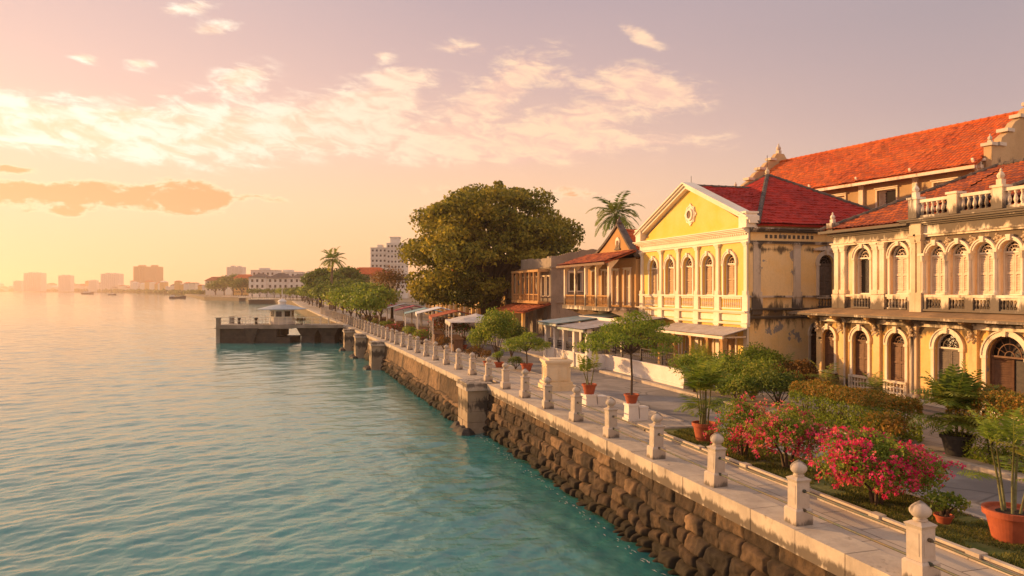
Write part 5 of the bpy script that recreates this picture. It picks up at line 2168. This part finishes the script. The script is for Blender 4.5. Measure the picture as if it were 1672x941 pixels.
def monument():
    p = at(908, 35.6)
    t = thing('stone_monument', 'cream stone monument block with carved panels on the promenade', 'monument', (p.x, p.y, 0), R(-8))
    b = MB()
    b.cbox(0, 0, -.05, 1.5, 1.5, .30)
    b.cbox(0, 0, .25, 1.36, 1.36, .16)
    base = b.build('base', MT['mono'], t)
    b = MB()
    b.cbox(0, 0, .41, 1.16, 1.16, .86)
    for s in (-1, 1):
        b.box(s * .58, s * .61, -.50, .50, .48, .52) if s > 0 else b.box(-.61, -.58, -.50, .50, .48, .52)
        b.box(*sorted((s * .58, s * .61)), -.50, .50, 1.16, 1.20)
        b.box(-.50, .50, *sorted((s * .58, s * .61)), .48, .52)
        b.box(-.50, .50, *sorted((s * .58, s * .61)), 1.16, 1.20)
        for q in (-.48, -.02, .44):
            b.box(*sorted((s * .582, s * .608)), q, q + .04, .52, 1.16)
            b.box(q, q + .04, *sorted((s * .582, s * .608)), .52, 1.16)
    b.build('shaft', MT['mono'], t)
    b = MB()
    for k in range(7):
        b.box(-.6, -.575, -.34 + k * .1, -.29 + k * .1, .66, 1.04)
    b.build('carved_panel', MT['mono'], t)
    b = MB()
    b.cbox(0, 0, 1.27, 1.26, 1.26, .08)
    b.cbox(0, 0, 1.35, 1.36, 1.36, .1)
    b.cbox(0, 0, 1.45, .9, .9, .06)
    b.lathe([(.12, 0), (.16, .06), (.09, .16), (.03, .3), (.01, .34)], (.35, -.3, 1.5), 8)
    b.build('cap', MT['mono'], t)


def pedestal(label, x, y, s, h):
    t = thing('stone_pedestal', label, 'pedestal', (x, y, 0), random.uniform(-.1, .1), 'whitewashed pedestals on the promenade')
    b = MB()
    b.cbox(0, 0, 0, s * 1.2, s * 1.2, .07)
    b.taper(0, 0, .07, h - .08, s, s, s * .92, s * .92)
    b.cbox(0, 0, h - .08, s * 1.06, s * 1.06, .08)
    b.build('shaft', MT['white'], t)
    b = MB()
    b.cbox(s * .95, -.05, 0, s * .8, s * .9, h * .72)
    b.cbox(s * .95, -.05, h * .72, s * .86, s * .96, .05)
    b.build('side_block', MT['white'], t)


def stall(label, x, y, mat, w=4.6, d=3.6, h=2.5, counter='cloth_white', hip=False):
    t = thing('market_stall', label, 'market stall', (x, y, 0), R(-90 - 8), 'canvas roofed market stalls')
    b = MB()
    n = 12
    pts = []
    for i in range(n + 1):
        for j in range(5):
            f, g = i / n, j / 4
            sag = -.10 * math.sin(PI * ((f * 4) % 1)) * (1 - abs(2 * g - 1) * .5)
            zz = h + .55 * (1 - abs(2 * g - 1)) + sag
            if hip:
                zz = h + .6 * min(1 - abs(2 * g - 1), (1 - abs(2 * f - 1)) * 1.2) + sag * .5
            pts.append((-w / 2 + w * f, -d / 2 + d * g, zz))
    b.add(pts, [(i * 5 + j, (i + 1) * 5 + j, (i + 1) * 5 + j + 1, i * 5 + j + 1) for i in range(n) for j in range(4)])
    for i in range(16):
        x0 = -w / 2 + w * i / 16
        dd = .26 if i % 2 else .34
        for yy in (-d / 2, d / 2):
            b.add([(x0, yy, h - .01), (x0 + w / 16, yy, h - .01), (x0 + w / 16, yy - .02, h - dd), (x0, yy - .02, h - dd)], [(0, 1, 2, 3)])
    b.build('canopy', MT[mat], t)
    for sx in (-1, 0, 1):
        for sy in (-1, 1):
            p = MB()
            p.tube([(sx * (w / 2 - .1), sy * (d / 2 - .1), 0), (sx * (w / 2 - .1), sy * (d / 2 - .1), h + .02)], .035, 6)
            p.build('pole', MT['white'], t)
    c = MB()
    c.box(-w / 2 + .3, w / 2 - .3, -d / 2 + .3, -d / 2 + 1.0, 0, .95)
    c.box(-w / 2 + .2, w / 2 - .2, -d / 2 + .2, -d / 2 + 1.1, .95, 1.0)
    c.build('counter', MT[counter], t)


def jetty():
    d = 104
    c = at(560, d)
    # runs out to sea, to the left of the view
    ang = math.atan2(at(365, d).y - c.y, at(365, d).x - c.x)
    t = thing('landing_jetty', 'old concrete landing jetty reaching into the water with railings and rusty piers', 'jetty', (c.x, c.y, 0), ang)
    L = (at(365, d) - c).length
    b = MB()
    b.box(-3, L, -2.6, 2.6, -.42, -.02)
    b.box(6.5, L + .15, -2.8, 2.8, -.52, -.40)
    b.build('deck', MT['concrete'], t)
    b = MB()
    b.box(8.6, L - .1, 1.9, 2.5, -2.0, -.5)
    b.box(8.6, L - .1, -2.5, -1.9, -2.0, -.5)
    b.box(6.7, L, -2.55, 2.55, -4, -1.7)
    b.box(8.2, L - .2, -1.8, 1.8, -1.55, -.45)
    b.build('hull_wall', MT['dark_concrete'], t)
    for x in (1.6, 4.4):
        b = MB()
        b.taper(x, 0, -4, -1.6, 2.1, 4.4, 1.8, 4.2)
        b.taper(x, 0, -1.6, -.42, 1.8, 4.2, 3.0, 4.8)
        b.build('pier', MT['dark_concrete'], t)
    b = MB()
    b.taper(12.0, 2.65, -2.6, -.45, .6, .4, 2.0, .5)
    b.build('buttress', MT['dark_concrete'], t)
    for s in (-1, 1):
        b = MB()
        b.cbox(L - .25, s * 2.4, -3.6, .5, .5, 4.5)
        b.cbox(L - .25, s * 2.4, .9, .6, .6, .1)
        b.build('end_post', MT['concrete'], t)
    for s in (-1, 1):
        b = MB()
        for x in np.linspace(.3, L - .6, 15):
            b.cbox(x, s * 2.45, 0, .07, .07, 1.05)
        for z in (.5, 1.0):
            b.box(.3, L - .4, s * 2.45 - .03, s * 2.45 + .03, z, z + .06)
        b.build('railing', MT['cream_worn'], t)
    k = thing('jetty_kiosk', 'small white kiosk with a wide blue grey roof standing on the jetty', 'kiosk', (c + Vector((math.cos(ang), math.sin(ang), 0)) * 8.6), ang)
    k.scale = (1.08, 1.08, .82)
    b = MB()
    n = 8
    b.lathe([(1.62, 0), (1.62, 1.05), (1.66, 1.05), (1.66, 1.12), (1.5, 1.12), (1.5, 2.75)], (0, 0, 0), n)
    b.build('wall', MT['white'], k)
    b = MB()
    b.lathe([(3.15, 2.55), (3.2, 2.62), (2.2, 2.95), (1.2, 3.25), (.5, 3.4), (.45, 3.42)], (0, 0, 0), 16)
    rf = b.build('roof', MT['kiosk_roof'], k)
    b = MB()
    b.lathe([(.5, 3.4), (.5, 3.85), (.62, 3.9), (.4, 4.2), (.1, 4.4)], (0, 0, 0), 8)
    b.tube([(0, 0, 4.3), (0, 0, 6.0)], .05, 5)
    b.build('lantern', MT['white'], rf)
    for i in range(8):
        a = 2 * PI * i / 8
        r = 1.5 * math.cos(PI / 8)
        b = MB()
        b.M = Matrix.Rotation(a, 4, 'Z') @ Matrix.Translation((r + .01, 0, 0))
        b.box(-.03, .03, -.36, .36, 1.35, 2.25)
        b.build('window', MT['glass'], k)
    sh = shrub('planter_shrub', 'yellowing shrub spilling over the edge of the jetty beside the kiosk', c + Vector((math.cos(ang), math.sin(ang), 0)) * 5.2 + Vector((math.sin(ang), -math.cos(ang), 0)) * -2.2, .9, 1.1, 500, 'rusty', .16, 5)
    for i, (q, lab) in enumerate(((L - 2.2, 'dark mooring bollard closest to the seaward end of the jetty'), (L - 4.6, 'dark mooring bollard midway between the jetty end and the kiosk'))):
        o = thing('mooring_bollard', lab, 'bollard', c + Vector((math.cos(ang), math.sin(ang), 0)) * q, 0, 'mooring bollards on the jetty')
        b = MB()
        b.lathe([(.26, 0), (.2, .12), (.17, .6), (.26, .75), (.28, .86), (.12, .95)], (0, 0, -.02), 10)
        b.build('bollard_body', MT['iron'], o)


def boat(name, label, u, d, L, cabin, mast, rot):
    p = at(u, d, WATER)
    t = thing(name, label, 'boat', p, rot, None)
    b = MB()
    H = L * .11
    W = L * .24
    sec = []
    for i in range(9):
        f = i / 8
        wd = W * (1 - abs(2 * f - .9) ** 3.2 * .95) / 2
        wd = max(wd, .04 * W)
        sh = H * (1 + .7 * f ** 3 + .15 * (1 - f) ** 2)
        x = -L / 2 + L * f
        sec += [(x, -wd, sh), (x, -wd * .75, -.3), (x, wd * .75, -.3), (x, wd, sh)]
    fs = []
    for i in range(8):
        for j in range(3):
            fs.append((i * 4 + j, i * 4 + j + 1, i * 4 + j + 5, i * 4 + j + 4))
        fs.append((i * 4 + 3, i * 4, i * 4 + 4, i * 4 + 7))
    fs += [(0, 3, 2, 1), (32, 33, 34, 35)]
    b.add(sec, fs)
    b.build('hull', MT['hull'], t)
    b = MB()
    x0, x1, hh = cabin
    b.taper((x0 + x1) / 2 * L, 0, H, H + hh * L, (x1 - x0) * L, W * .7, (x1 - x0) * L * .92, W * .62)
    b.taper((x0 + x1) / 2 * L, 0, H + hh * L, H + hh * L * 1.12, (x1 - x0) * L * 1.05, W * .75, (x1 - x0) * L, W * .7)
    b.build('cabin', MT['far_white'], t)
    b = MB()
    b.tube([((x0 + x1) / 2 * L, 0, H + hh * L), ((x0 + x1) / 2 * L, 0, H + mast * L)], L * .01, 5)
    b.build('mast', MT['iron'], t)


# ------------------------------------------------------------------ far away
def window_grid(t, wx, wz, cols, rows, x0, x1, z0, z1, y, mat='glass', side=None):
    b = MB()
    b.box(-wx / 2, wx / 2, -.04, .04, 0, wz)
    pr = b.build('window', MT[mat], t)
    first = True
    for i in range(cols):
        for j in range(rows):
            o = pr if first else pr.copy()
            if not first:
                COL.objects.link(o)
                o.parent = t
            first = False
            q = x0 + (x1 - x0) * (i + .5) / cols
            z = z0 + (z1 - z0) * (j + .3) / rows
            o.location = (q, y, z) if side is None else (side, q, z)
            if side is not None:
                o.rotation_euler = (0, 0, R(90))


def far_city():
    # white high-rise behind the brown tree
    d = 420
    c = at(633, d)
    t = thing('apartment_tower', 'white high rise apartment block with rows of windows behind the trees', 'tower', c, -TH)
    b = MB()
    b.box(-9.8, -.5, 0, 14, 0, 29.2)
    b.box(-.5, 9.8, -1.0, 14, 0, 31.8)
    b.box(-6.5, -3.5, 3, 8, 29.2, 31)
    b.box(1.0, 6, 3, 9, 31.8, 35)
    b.box(.6, 6.4, 2.6, 9.4, 35, 35.5)
    b.build('wall', MT['far_white'], t)
    b = MB()
    for k in range(10):
        b.box(-9.9, -.5, -.25, 0, 3.1 * k + 1.0, 3.1 * k + 1.25)
        b.box(-.5, 9.9, -1.25, -1.0, 3.1 * k + 1.0, 3.1 * k + 1.25)
    b.build('floor_bands', MT['far_white'], t)
    window_grid(t, 1.0, 1.1, 4, 9, -9.6, -.6, 2.5, 29, -.02)
    window_grid(t, 1.0, 1.1, 5, 10, -.3, 9.6, 2, 31.4, -1.02)
    # the long white hotel on the bend of the shore
    d = 500
    c = at(457, d)
    t = thing('waterfront_hotel', 'long white three storey hotel with dark hipped roofs on the bend of the shore', 'hotel', c, -TH)
    b = MB()
    b.box(-20, 21, 0, 14, 0, 13.0)
    b.box(-20.6, -9, -1.6, 0, 0, 13.4)
    b.box(6, 21.4, -1.4, 0, 0, 13.2)
    b.build('wall', MT['white'], t)
    b = MB()
    for x0, x1, y0, y1, z, h in ((-21.2, -8.5, -2.4, 14, 13.4, 3.0), (-9, 7, -.8, 14, 13.0, 3.6), (5.5, 22, -2, 14, 13.2, 2.8)):
        m = min(x1 - x0, y1 - y0) / 2 * .8
        yc = (y0 + y1) / 2
        v = [(x0, y0, z), (x1, y0, z), (x1, y1, z), (x0, y1, z), (x0 + m, yc, z + h), (x1 - m, yc, z + h)]
        b.add(v, [(0, 1, 5, 4), (1, 2, 5), (2, 3, 4, 5), (3, 0, 4), (0, 3, 2, 1)])
    b.build('roof', MT['slate'], t)
    window_grid(t, 1.4, 1.9, 3, 3, -20, -9.6, 1.5, 13, -1.65)
    window_grid(t, 1.4, 1.9, 4, 3, -8.4, 5.6, 1.5, 13, -.04)
    window_grid(t, 1.4, 1.9, 4, 3, 6.6, 21, 1.5, 13, -1.45)
    # towers across the bay
    def tower(label, u0, u1, vtop, d, notch=0, cat='tower'):
        c = at((u0 + u1) / 2, d)
        w = (u1 - u0) / FPX * d
        h = CAMZ + (HOR - vtop) / FPX * d
        t = thing('far_tower', label, cat, c, -TH - R(8), 'hazy tower blocks across the bay')
        b = MB()
        if notch:
            b.box(-w / 2, -w * .04, 0, w * .45, 0, h)
            b.box(w * .04, w / 2, -w * .06, w * .4, 0, h * .985)
            b.box(-w * .04, w * .04, w * .05, w * .4, 0, h * .96)
            b.box(-w * .36, -w * .16, w * .1, w * .3, h, h * 1.05)
            b.box(w * .18, w * .36, w * .1, w * .3, h * .985, h * 1.05)
        else:
            b.box(-w / 2, w / 2, 0, w * .4, 0, h)
            b.box(-w * .3, -w * .06, w * .1, w * .3, h, h * 1.05)
            b.box(w * .12, w * .3, w * .1, w * .3, h, h * 1.04)
        k = 9
        for i in range(k):
            x = -w / 2 + w * (i + .5) / k
            b.box(x - w * .02, x + w * .02, -w * .025, 0, h * .08, h * .97)
        b.build('wall', MT['back'] if notch else MT['far_white'], t)
    tower('broad hazy tower block with a flat top, nearest the open horizon', 37, 68, 446, 2500)
    tower('small square hazy tower between two broader tower blocks', 94, 116, 450, 2300)
    tower('wide low hazy tower block beside the tallest twin block', 163, 195, 447, 2100)
    tower('tallest twin topped hazy tower block in the middle of the bay', 216, 258, 435, 1900, 1)
    tower('pale square tower standing left of the white waterfront hotel', 369, 397, 436, 1150)
    tower('squat hazy block at the very edge of the open horizon', 21, 35, 459, 2700)
    tower('squat hazy block tucked close beside the wide low tower', 144, 158, 458, 2200)
    # low houses along the far shore
    g = random.Random(5)
    for i in range(58):
        f = i / 57
        u = -6 + 352 * f + g.uniform(-2, 2)
        d = 3050 * (1 - f) ** 1.15 + 860 + g.uniform(-40, 60)
        c = at(u, d)
        w = g.uniform(6, 13) / FPX * d
        h = CAMZ + (g.uniform(4, 15) if f > .3 else g.uniform(2.5, 10)) / FPX * d
        t = thing('far_house', 'low hazy waterfront house in the distant row across the bay', 'house', c, -TH + g.uniform(-.5, .2), 'low houses across the bay')
        b = MB()
        b.box(-w / 2, w / 2, 0, w * .8, 0, h)
        rise = w * g.uniform(.06, .22)
        b.build('wall', MT[g.choice(['far_white', 'far_white', 'ochre', 'cream'])], t)
        b = MB()
        b.taper(0, w * .4, h, h + rise, w * 1.08, w * .9, w * .5, w * .1)
        b.build('roof', MT[g.choice(['tile_orange', 'tile_brown', 'slate', 'far_white'])], t)
    # houses between the white hotel and the high-rise, and behind the hotel
    for i, (u, d, w, h, m, rm, lab) in enumerate((
            (600, 260, 13, 10.4, 'back', 'tile_orange', 'house with an orange roof at the foot of the white high rise'),
            (575, 300, 14, 11.0, 'far_white', 'tile_brown', 'house with a brown roof peeping over the row of street trees'),
            (626, 240, 8, 9.4, 'back', 'tile_brown', 'house with a small brown hip roof beside the brown leaved tree'),
            (430, 640, 22, 22, 'far_white', 'far_white', 'pale flat block rising behind the west wing of the white hotel'),
            (470, 660, 24, 21, 'far_white', 'far_white', 'pale flat block rising behind the middle of the white hotel'),
            (398, 620, 16, 15, 'ochre', 'tile_orange', 'ochre house just beyond the end of the white hotel'),
            (352, 720, 20, 14, 'cream', 'tile_brown', 'cream house at the waterside past the dark mound of trees'),
            (505, 640, 12, 19, 'far_white', 'far_white', 'slim pale block between the hotel and the dark tree clump'))):
        c = at(u, d)
        t = thing('town_house', lab, 'house', c, -TH + .1 * (i % 3), 'town houses in the distance')
        b = MB()
        b.box(-w / 2, w / 2, 0, w * .7, 0, h)
        b.build('wall', MT[m], t)
        b = MB()
        if rm == 'far_white':
            b.box(-w * .2, w * .15, w * .1, w * .4, h, h + 2.2)
            b.box(-w * .52, w * .52, -.3, w * .72, h, h + .4)
        else:
            b.taper(0, w * .35, h, h + w * .2, w * 1.1, w * .85, w * .6, w * .05)
        b.build('roof', MT[rm], t)
        window_grid(t, w * .07, w * .09, 5, 3, -w * .45, w * .45, h * .25, h, -.05)
    # landing stages along the bend
    for u, v, w, lab in ((352, 488.5, 12, 'dark stone landing stage farthest along the bend of the shore'), (378, 490, 14, 'dark stone landing stage next to the farthest one on the bend'),
                         (405, 492, 12, 'dark stone landing stage in front of the white hotel gable'), (445, 496, 26, 'long dark stone landing stage in front of the white hotel')):
        d = (CAMZ - WATER) * FPX / (v - HOR)
        c = at(u, d)
        t = thing('landing_stage', lab, 'landing stage', (c.x, c.y, 0), -TH, 'landing stages on the bend')
        b = MB()
        b.box(-w / 2, w / 2, 0, 16, -3.5, -.4)
        b.build('pier', MT['dark_concrete'], t)
        b = MB()
        b.box(-w / 2 - .4, w / 2 + .4, -.4, 16, -.4, .1)
        for i in range(8):
            b.cbox(-w / 2 + w * (i + .5) / 8, -.1, .1, .25, .25, 1.1)
        b.box(-w / 2, w / 2, -.15, -.05, .8, 1.0)
        b.build('deck', MT['cream_worn'], t)


def far_trees():
    # dark clump with a palm
    round_tree('broad_tree', 'dark rounded tree left of the tall palm in the distant clump', at(524, 205), 12.4, 5.4, MT['deep'], 'dark trees in the distant clump', .7, 60, 14, .4, .12)
    round_tree('broad_tree', 'dark rounded tree right of the tall palm in the distant clump', at(566, 210), 13.0, 5.8, MT['deep'], 'dark trees in the distant clump', .7, 60, 14, .4, .12)
    round_tree('broad_tree', 'lower dark tree beneath the tall palm in the distant clump', at(546, 190), 10.0, 5.0, MT['deep'], 'dark trees in the distant clump', .7, 60, 14, .4, .12)
    palm('tall_palm', 'tall distant palm rising out of the dark clump of trees', at(541, 178), 12.4, 20, 4.0, 1.6, .3, 'palm', 1.3, .2, 12, .3)
    round_tree('brown_tree', 'rusty brown leaved tree between the street trees and the huge tree', at(640, 112), 8.6, 3.3, MT['rusty'], None, .32, 60, 14, .22, .36)
    # street trees lining the promenade, seen one behind the other
    spots = [(604, 88, 4.6, 2.3), (588, 98, 5.0, 2.5), (622, 100, 5.6, 2.6), (573, 108, 5.4, 2.7), (598, 118, 6.4, 2.9), (614, 126, 6.6, 2.9), (560, 124, 5.8, 2.8), (582, 136, 7.0, 3.0), (548, 146, 6.4, 3.0), (566, 160, 7.6, 3.3), (538, 178, 7, 3.4), (552, 186, 8.2, 3.6), (528, 214, 7.6, 3.8), (517, 250, 8, 4.2)]
    words = ['nearest', 'second nearest', 'third nearest', 'fourth nearest', 'fifth nearest', 'rearmost on the landward side', 'sixth nearest', 'seventh nearest', 'eighth nearest', 'ninth nearest', 'tenth nearest', 'third from the far end', 'second from the far end', 'farthest']
    for (u, d, h, r), w in zip(spots, words):
        round_tree('street_tree', 'round green street tree, %s of the row lining the promenade' % w, at(u, d), h, r * 1.12, MT['green'] if d < 130 else MT['deep'], 'street trees lining the promenade', .3 + d / 800, 85, 13, .13, .22)
    nth = ['first', 'second', 'third', 'fourth', 'fifth', 'sixth', 'seventh', 'eighth', 'ninth', 'tenth', 'eleventh', 'twelfth', 'thirteenth', 'fourteenth', 'fifteenth', 'sixteenth']
    for i in range(16):
        y = 205 + 14.5 * i
        round_tree('street_tree', 'leafy promenade tree beyond the palm clump, %s of the far run towards the hotel' % nth[i], (edge_s(y) + 3.4 + random.uniform(-.5, .8), y, 0), random.uniform(5.6, 7.4), 3.6, MT['deep'] if i % 3 else MT['green'], 'far run of promenade trees', .6, 45, 9, .15, .1)
    for i, (u, d, r) in enumerate(((352, 690, 9), (366, 660, 11), (381, 640, 12), (395, 600, 10))):
        round_tree('waterside_tree', 'dark tree %s in the mound beside the white hotel' % ('at the seaward end', 'second from the seaward end', 'at the highest point', 'closest to the hotel')[i], at(u, d), (13, 16, 19, 14)[i], r, MT['deep'], 'dark trees in the mound beside the hotel', 1.4, 12, 10, .5, .2)
    for i, u in enumerate(range(412, 512, 12)):
        round_tree('hotel_tree', 'small round tree, %s from the seaward end of the row before the white hotel' % ('first', 'second', 'third', 'fourth', 'fifth', 'sixth', 'seventh', 'eighth', 'ninth')[i], at(u, 462 - i * 6), 6.6, 3.6, MT['deep'], 'small trees in front of the white hotel', .8, 24, 8, .2, .08)
    g = random.Random(8)
    b = []
    for i in range(150):
        f = g.random()
        u = -4 + 350 * f
        d = 2900 * (1 - f) ** 1.15 + 790
        c = at(u, d)
        r = g.uniform(2.0, 4.5) / FPX * d
        p, _ = shell((c.x, c.y, r * .35), (r * 1.3, r * 1.3, r * .8), 60, .4)
        b.append(p)
    o = leaves('treeline', np.concatenate(b), 5.5, MT['deep'], None, .6, .3)
    tag(struct(o, 'stuff'), 'low hazy line of trees along the far shore of the bay', 'treeline')


# ------------------------------------------------------------------ nearer planting
def planting():
    G = lambda u, v: ground(u, v, 0)
    # bougainvilleas on the lawn
    bougainvillea('large magenta bougainvillea, widest of the three, closest to the railing corner', G(1432, 826), 3.2, 2.2, 1.72, 15000, 'pink', .4, 30)
    bougainvillea('coral red bougainvillea in the middle, half hidden behind the large magenta one', G(1286, 766), 2.1, 1.8, 1.75, 8000, 'coral', .36, 20)
    bougainvillea('loose pinkish bougainvillea beside the terracotta pot of the cane palm', G(1213, 746), 1.55, 1.5, 1.7, 6000, 'coral', .3, 18)
    # potted plants
    potted_palm('cane_palm', 'bright green cane palm in a terracotta pot at the end of the lawn', G(1150, 722), .37, .62, 1.15, 49, 1.0, 'green', 'terracotta', 7, .40, 1.4, .12, .028)
    potted_palm('cane_palm', 'tall sparse cane palm in a big terracotta pot on the lawn nearest the camera', G(1652, 884), .47, .62, 1.25, 20, .9, 'green', 'terracotta', 5, .32, 1.2, .2, .024)
    potted_palm('fan_palm', 'bushy dark palm in a round black pot on the far pavement', G(1563, 744), .44, .62, .75, 90, 1.25, 'palm', 'blackpot', 5, .46, 1.6, .10, .034, 1.45, .25)
    shrub('small_pot_plant', 'small wispy plant in a low clay pot beside the lawn edge', G(1541, 856), .42, .55, 500, 'green', .1, 6, None, None, 'potted plant', .18)
    # pots on pedestals
    a = at(962, 30.6)
    pedestal('whitewashed pedestal carrying the small palm in a red pot', a.x, a.y, .5, .48)
    potted_palm('cane_palm', 'small palm in a red pot standing on a white pedestal beside the monument', (a.x, a.y, .48), .30, .42, .55, 10, .75, 'palm', 'terracotta', 3, .3, 1.0, .14, .03)
    a = at(1031, 27.2)
    pedestal('whitewashed pedestal carrying the tall slender potted tree', a.x, a.y, .42, .62)
    spray_tree('tall slender tree with flat feathery tiers in a red pot on a pedestal', (a.x, a.y, .62), 3.75, 1.75, potr=.27, n=8000)
    spray_tree('round headed small tree in a red pot near the cafe porch', G(860, 606), 2.5, 1.35, potr=.36, n=5200)
    # clump of shrubs where the road meets the promenade
    gr = 'shrubs in front of the cafe porch'
    shrub('leafy_shrub', 'tallest bright green shrub of the clump in front of the cafe porch', G(812, 586) , 1.6, 3.5, 3600, 'green', .17, 12, gr)
    shrub('leafy_shrub', 'yellowish green shrub at the seaward side of the clump', G(782, 583), 1.1, 2.3, 1800, 'green', .15, 9, gr)
    shrub('leafy_shrub', 'green shrub between the tall shrub and the small potted tree', G(835, 582), 1.3, 2.6, 2000, 'deep', .15, 9, gr)
    shrub('leafy_shrub', 'low dark shrub at the foot of the small potted tree', G(842, 603), .55, .8, 700, 'deep', .1, 6, gr)
    shrub('leafy_shrub', 'rusty low shrub below the yellowish one', G(775, 590), .7, 1.1, 700, 'rusty', .11, 6, gr)
    for i, (u, v, r, lab) in enumerate(((795, 597, .26, 'small clay pot with a leafy tuft on the seaward side of the shrub clump'), (815, 600, .3, 'clay pot with a leafy tuft in front of the tallest shrub'), (757, 570, .3, 'red pot with a rusty tuft nearest the market stalls'))):
        shrub('potted_tuft', lab, G(u, v), .45, .8, 500, 'rusty' if i != 1 else 'green', .1, 5, 'potted tufts by the shrub clump', None, 'potted plant', r)
    shrub('stall_shrub', 'rusty flowering shrub with a red skirted base in front of the pale stalls', G(722, 556), 1.7, 2.3, 1500, 'rusty', .18, 9, None, 'coral')
    shrub('stall_shrub', 'pink flowering shrub between the stalls and the yellowish shrub', G(757, 556), 1.1, 1.8, 900, 'deep', .15, 8, None, 'coral')
    # hedges by the houses
    hp = lambda u, d: at(u, d, .02)
    hedge('clipped hedge with bronze tips across the road in front of the ornate house', [hp(1302, 28.2), hp(1400, 25.2), hp(1494, 22.9)], 1.5, 1.35, 26000, 'green', top=.26)
    hedge('bronze topped hedge behind the big terracotta pot at the frame edge', [(9.4, 17.3, .02), (9.2, 13.2, .02), (9.2, 9, .02)], 1.5, 2.0, 30000, 'green', top=.42)
    for u, d, r, h, m, lab in ((1135, 34.5, 1.2, 1.9, 'green', 'light green garden shrub at the end of the iron railing'), (1180, 33.4, 1.4, 1.95, 'green', 'light green garden shrub below the porch canopy corner'),
                               (1228, 32.0, 1.5, 1.9, 'green', 'broad green garden shrub under the yellow side wall'), (1270, 30.5, 1.2, 1.5, 'deep', 'dark green garden shrub touching the clipped hedge'), (1205, 31.0, 1.0, 1.2, 'green', 'low front garden shrub behind the pinkish bougainvillea'), (1245, 36.2, 1.2, 2.1, 'green', 'shrub close against the foot of the yellow side wall'),
                               (1300, 34.5, 1.0, 1.5, 'rusty', 'rusty shrub beneath the dark arched side window')):
        shrub('garden_shrub', lab, hp(u, d), r, h, 3600, m, .12, 11, 'garden shrubs by the yellow house')
    shrub('golden_shrub', 'yellow tipped leafy shrub at the near end of the clipped hedge', hp(1448, 22.4), .8, 1.15, 1500, 'hedge_top', .11, 8)
    for u, d, h, L, lab in ((1345, 32.6, .9, 1.15, 'small brownish palm in front of the end pilaster of the ornate house'), (1427, 30.2, .85, .8, 'small green palm in front of the ornate house window guard'),
                            (1278, 35.6, 1.2, .9, 'small dark palm beside the yellow side wall')):
        palm('garden_palm', lab, hp(u, d), h, 15, L, 1.5, .1, 'palm', .36, .022, 14, .05, 'small palms before the houses', 'palm')
    potted_palm('cane_palm', 'leafy cane palm in a pot inside the iron railed garden', at(1142, 38.5, 0), .35, .5, .9, 26, .9, 'green', 'terracotta', 5, .3)
    # palm behind the gabled house
    palm('coconut_palm', 'coconut palm with drooping fronds rising behind the gabled brown house', at(1000, 74), 12.6, 26, 3.2, 2.0, .2, 'palm', .8, .09, 20, .4)
    big_tree()


def stalls():
    rows = [('pale_tin', 'grey white hipped canopy, nearest of all to the shrub clump', True), ('tile_brown', 'rusty brown canopy just behind the hipped grey white one', False), ('cloth_white', 'plain white canopy between the brown and grey teal ones', False),
            ('cloth_teal', 'grey teal canopy fourth from the shrub clump', False), ('cloth_pink', 'faded pink canopy, nearer of the two pink ones', False), ('cloth_white', 'plain white canopy between two pink canopies', False), ('cloth_pink', 'pink canopy, farther of the two pink ones', False), ('cloth_teal', 'teal canopy at the far end of the stall row', False)]
    for k, (m, lab, hip) in enumerate(rows):
        y = 58.5 + 7.3 * k
        stall('market stall under a ' + lab, 4.85 - .012 * (y - 58), y, m, 6.6, 4.6, 2.3 + .12 * (k % 3), 'wood', hip)
    nth = ['nearest', 'second nearest', 'third nearest', 'fourth nearest', 'fifth nearest', 'sixth nearest', 'farthest']
    for k in range(7):
        y = 57 + 7.6 * k
        shrub('planter_shrub', 'low bushy shrub between the railing posts and the stalls, %s of its row' % nth[k], (edge_s(y) + 2.7 + random.uniform(-.3, .5), y, 0), 1.0, random.uniform(1.2, 1.7), 900, ('rusty', 'green', 'green')[k % 3], .14, 7, 'low shrubs in front of the stalls', 'coral' if k % 2 else None)


def everything():
    camera()
    sunlamp()
    sky()
    haze()
    water()
    grounds()
    walls()
    railings()
    yellow_house()
    ornate_house()
    back_house()
    brown_house()
    red_roof_house()
    grey_house()
    arcade_house()
    garden_wall()
    cafe()
    monument()
    stalls()
    jetty()
    boat('cargo_barge', 'dark low barge closest to the white hotel shore', 290, 640, 14, (-.42, -.2, .1), .26, -TH + .1)
    boat('ferry', 'small pale ferry with a long cabin below the twin tower', 143, 1300, 22, (-.3, .25, .1), .3, -TH)
    boat('tug_boat', 'tiny tug with a short mast between the ferry and the barge', 183, 1080, 11, (-.1, .2, .16), .5, -TH + .3)
    far_city()
    far_trees()
    planting()
    S.render.engine = 'CYCLES'
    S.view_settings.view_transform = 'Standard'
    S.view_settings.look = 'None'
    S.view_settings.exposure = 0.6
    S.view_settings.gamma = 1.0
    S.cycles.max_bounces = 6
    S.cycles.diffuse_bounces = 3
    S.cycles.glossy_bounces = 3
    S.cycles.transmission_bounces = 4
    S.cycles.transparent_max_bounces = 6
    S.cycles.volume_bounces = 0
    S.cycles.use_denoising = True
    S.cycles.sample_clamp_indirect = 6


everything()
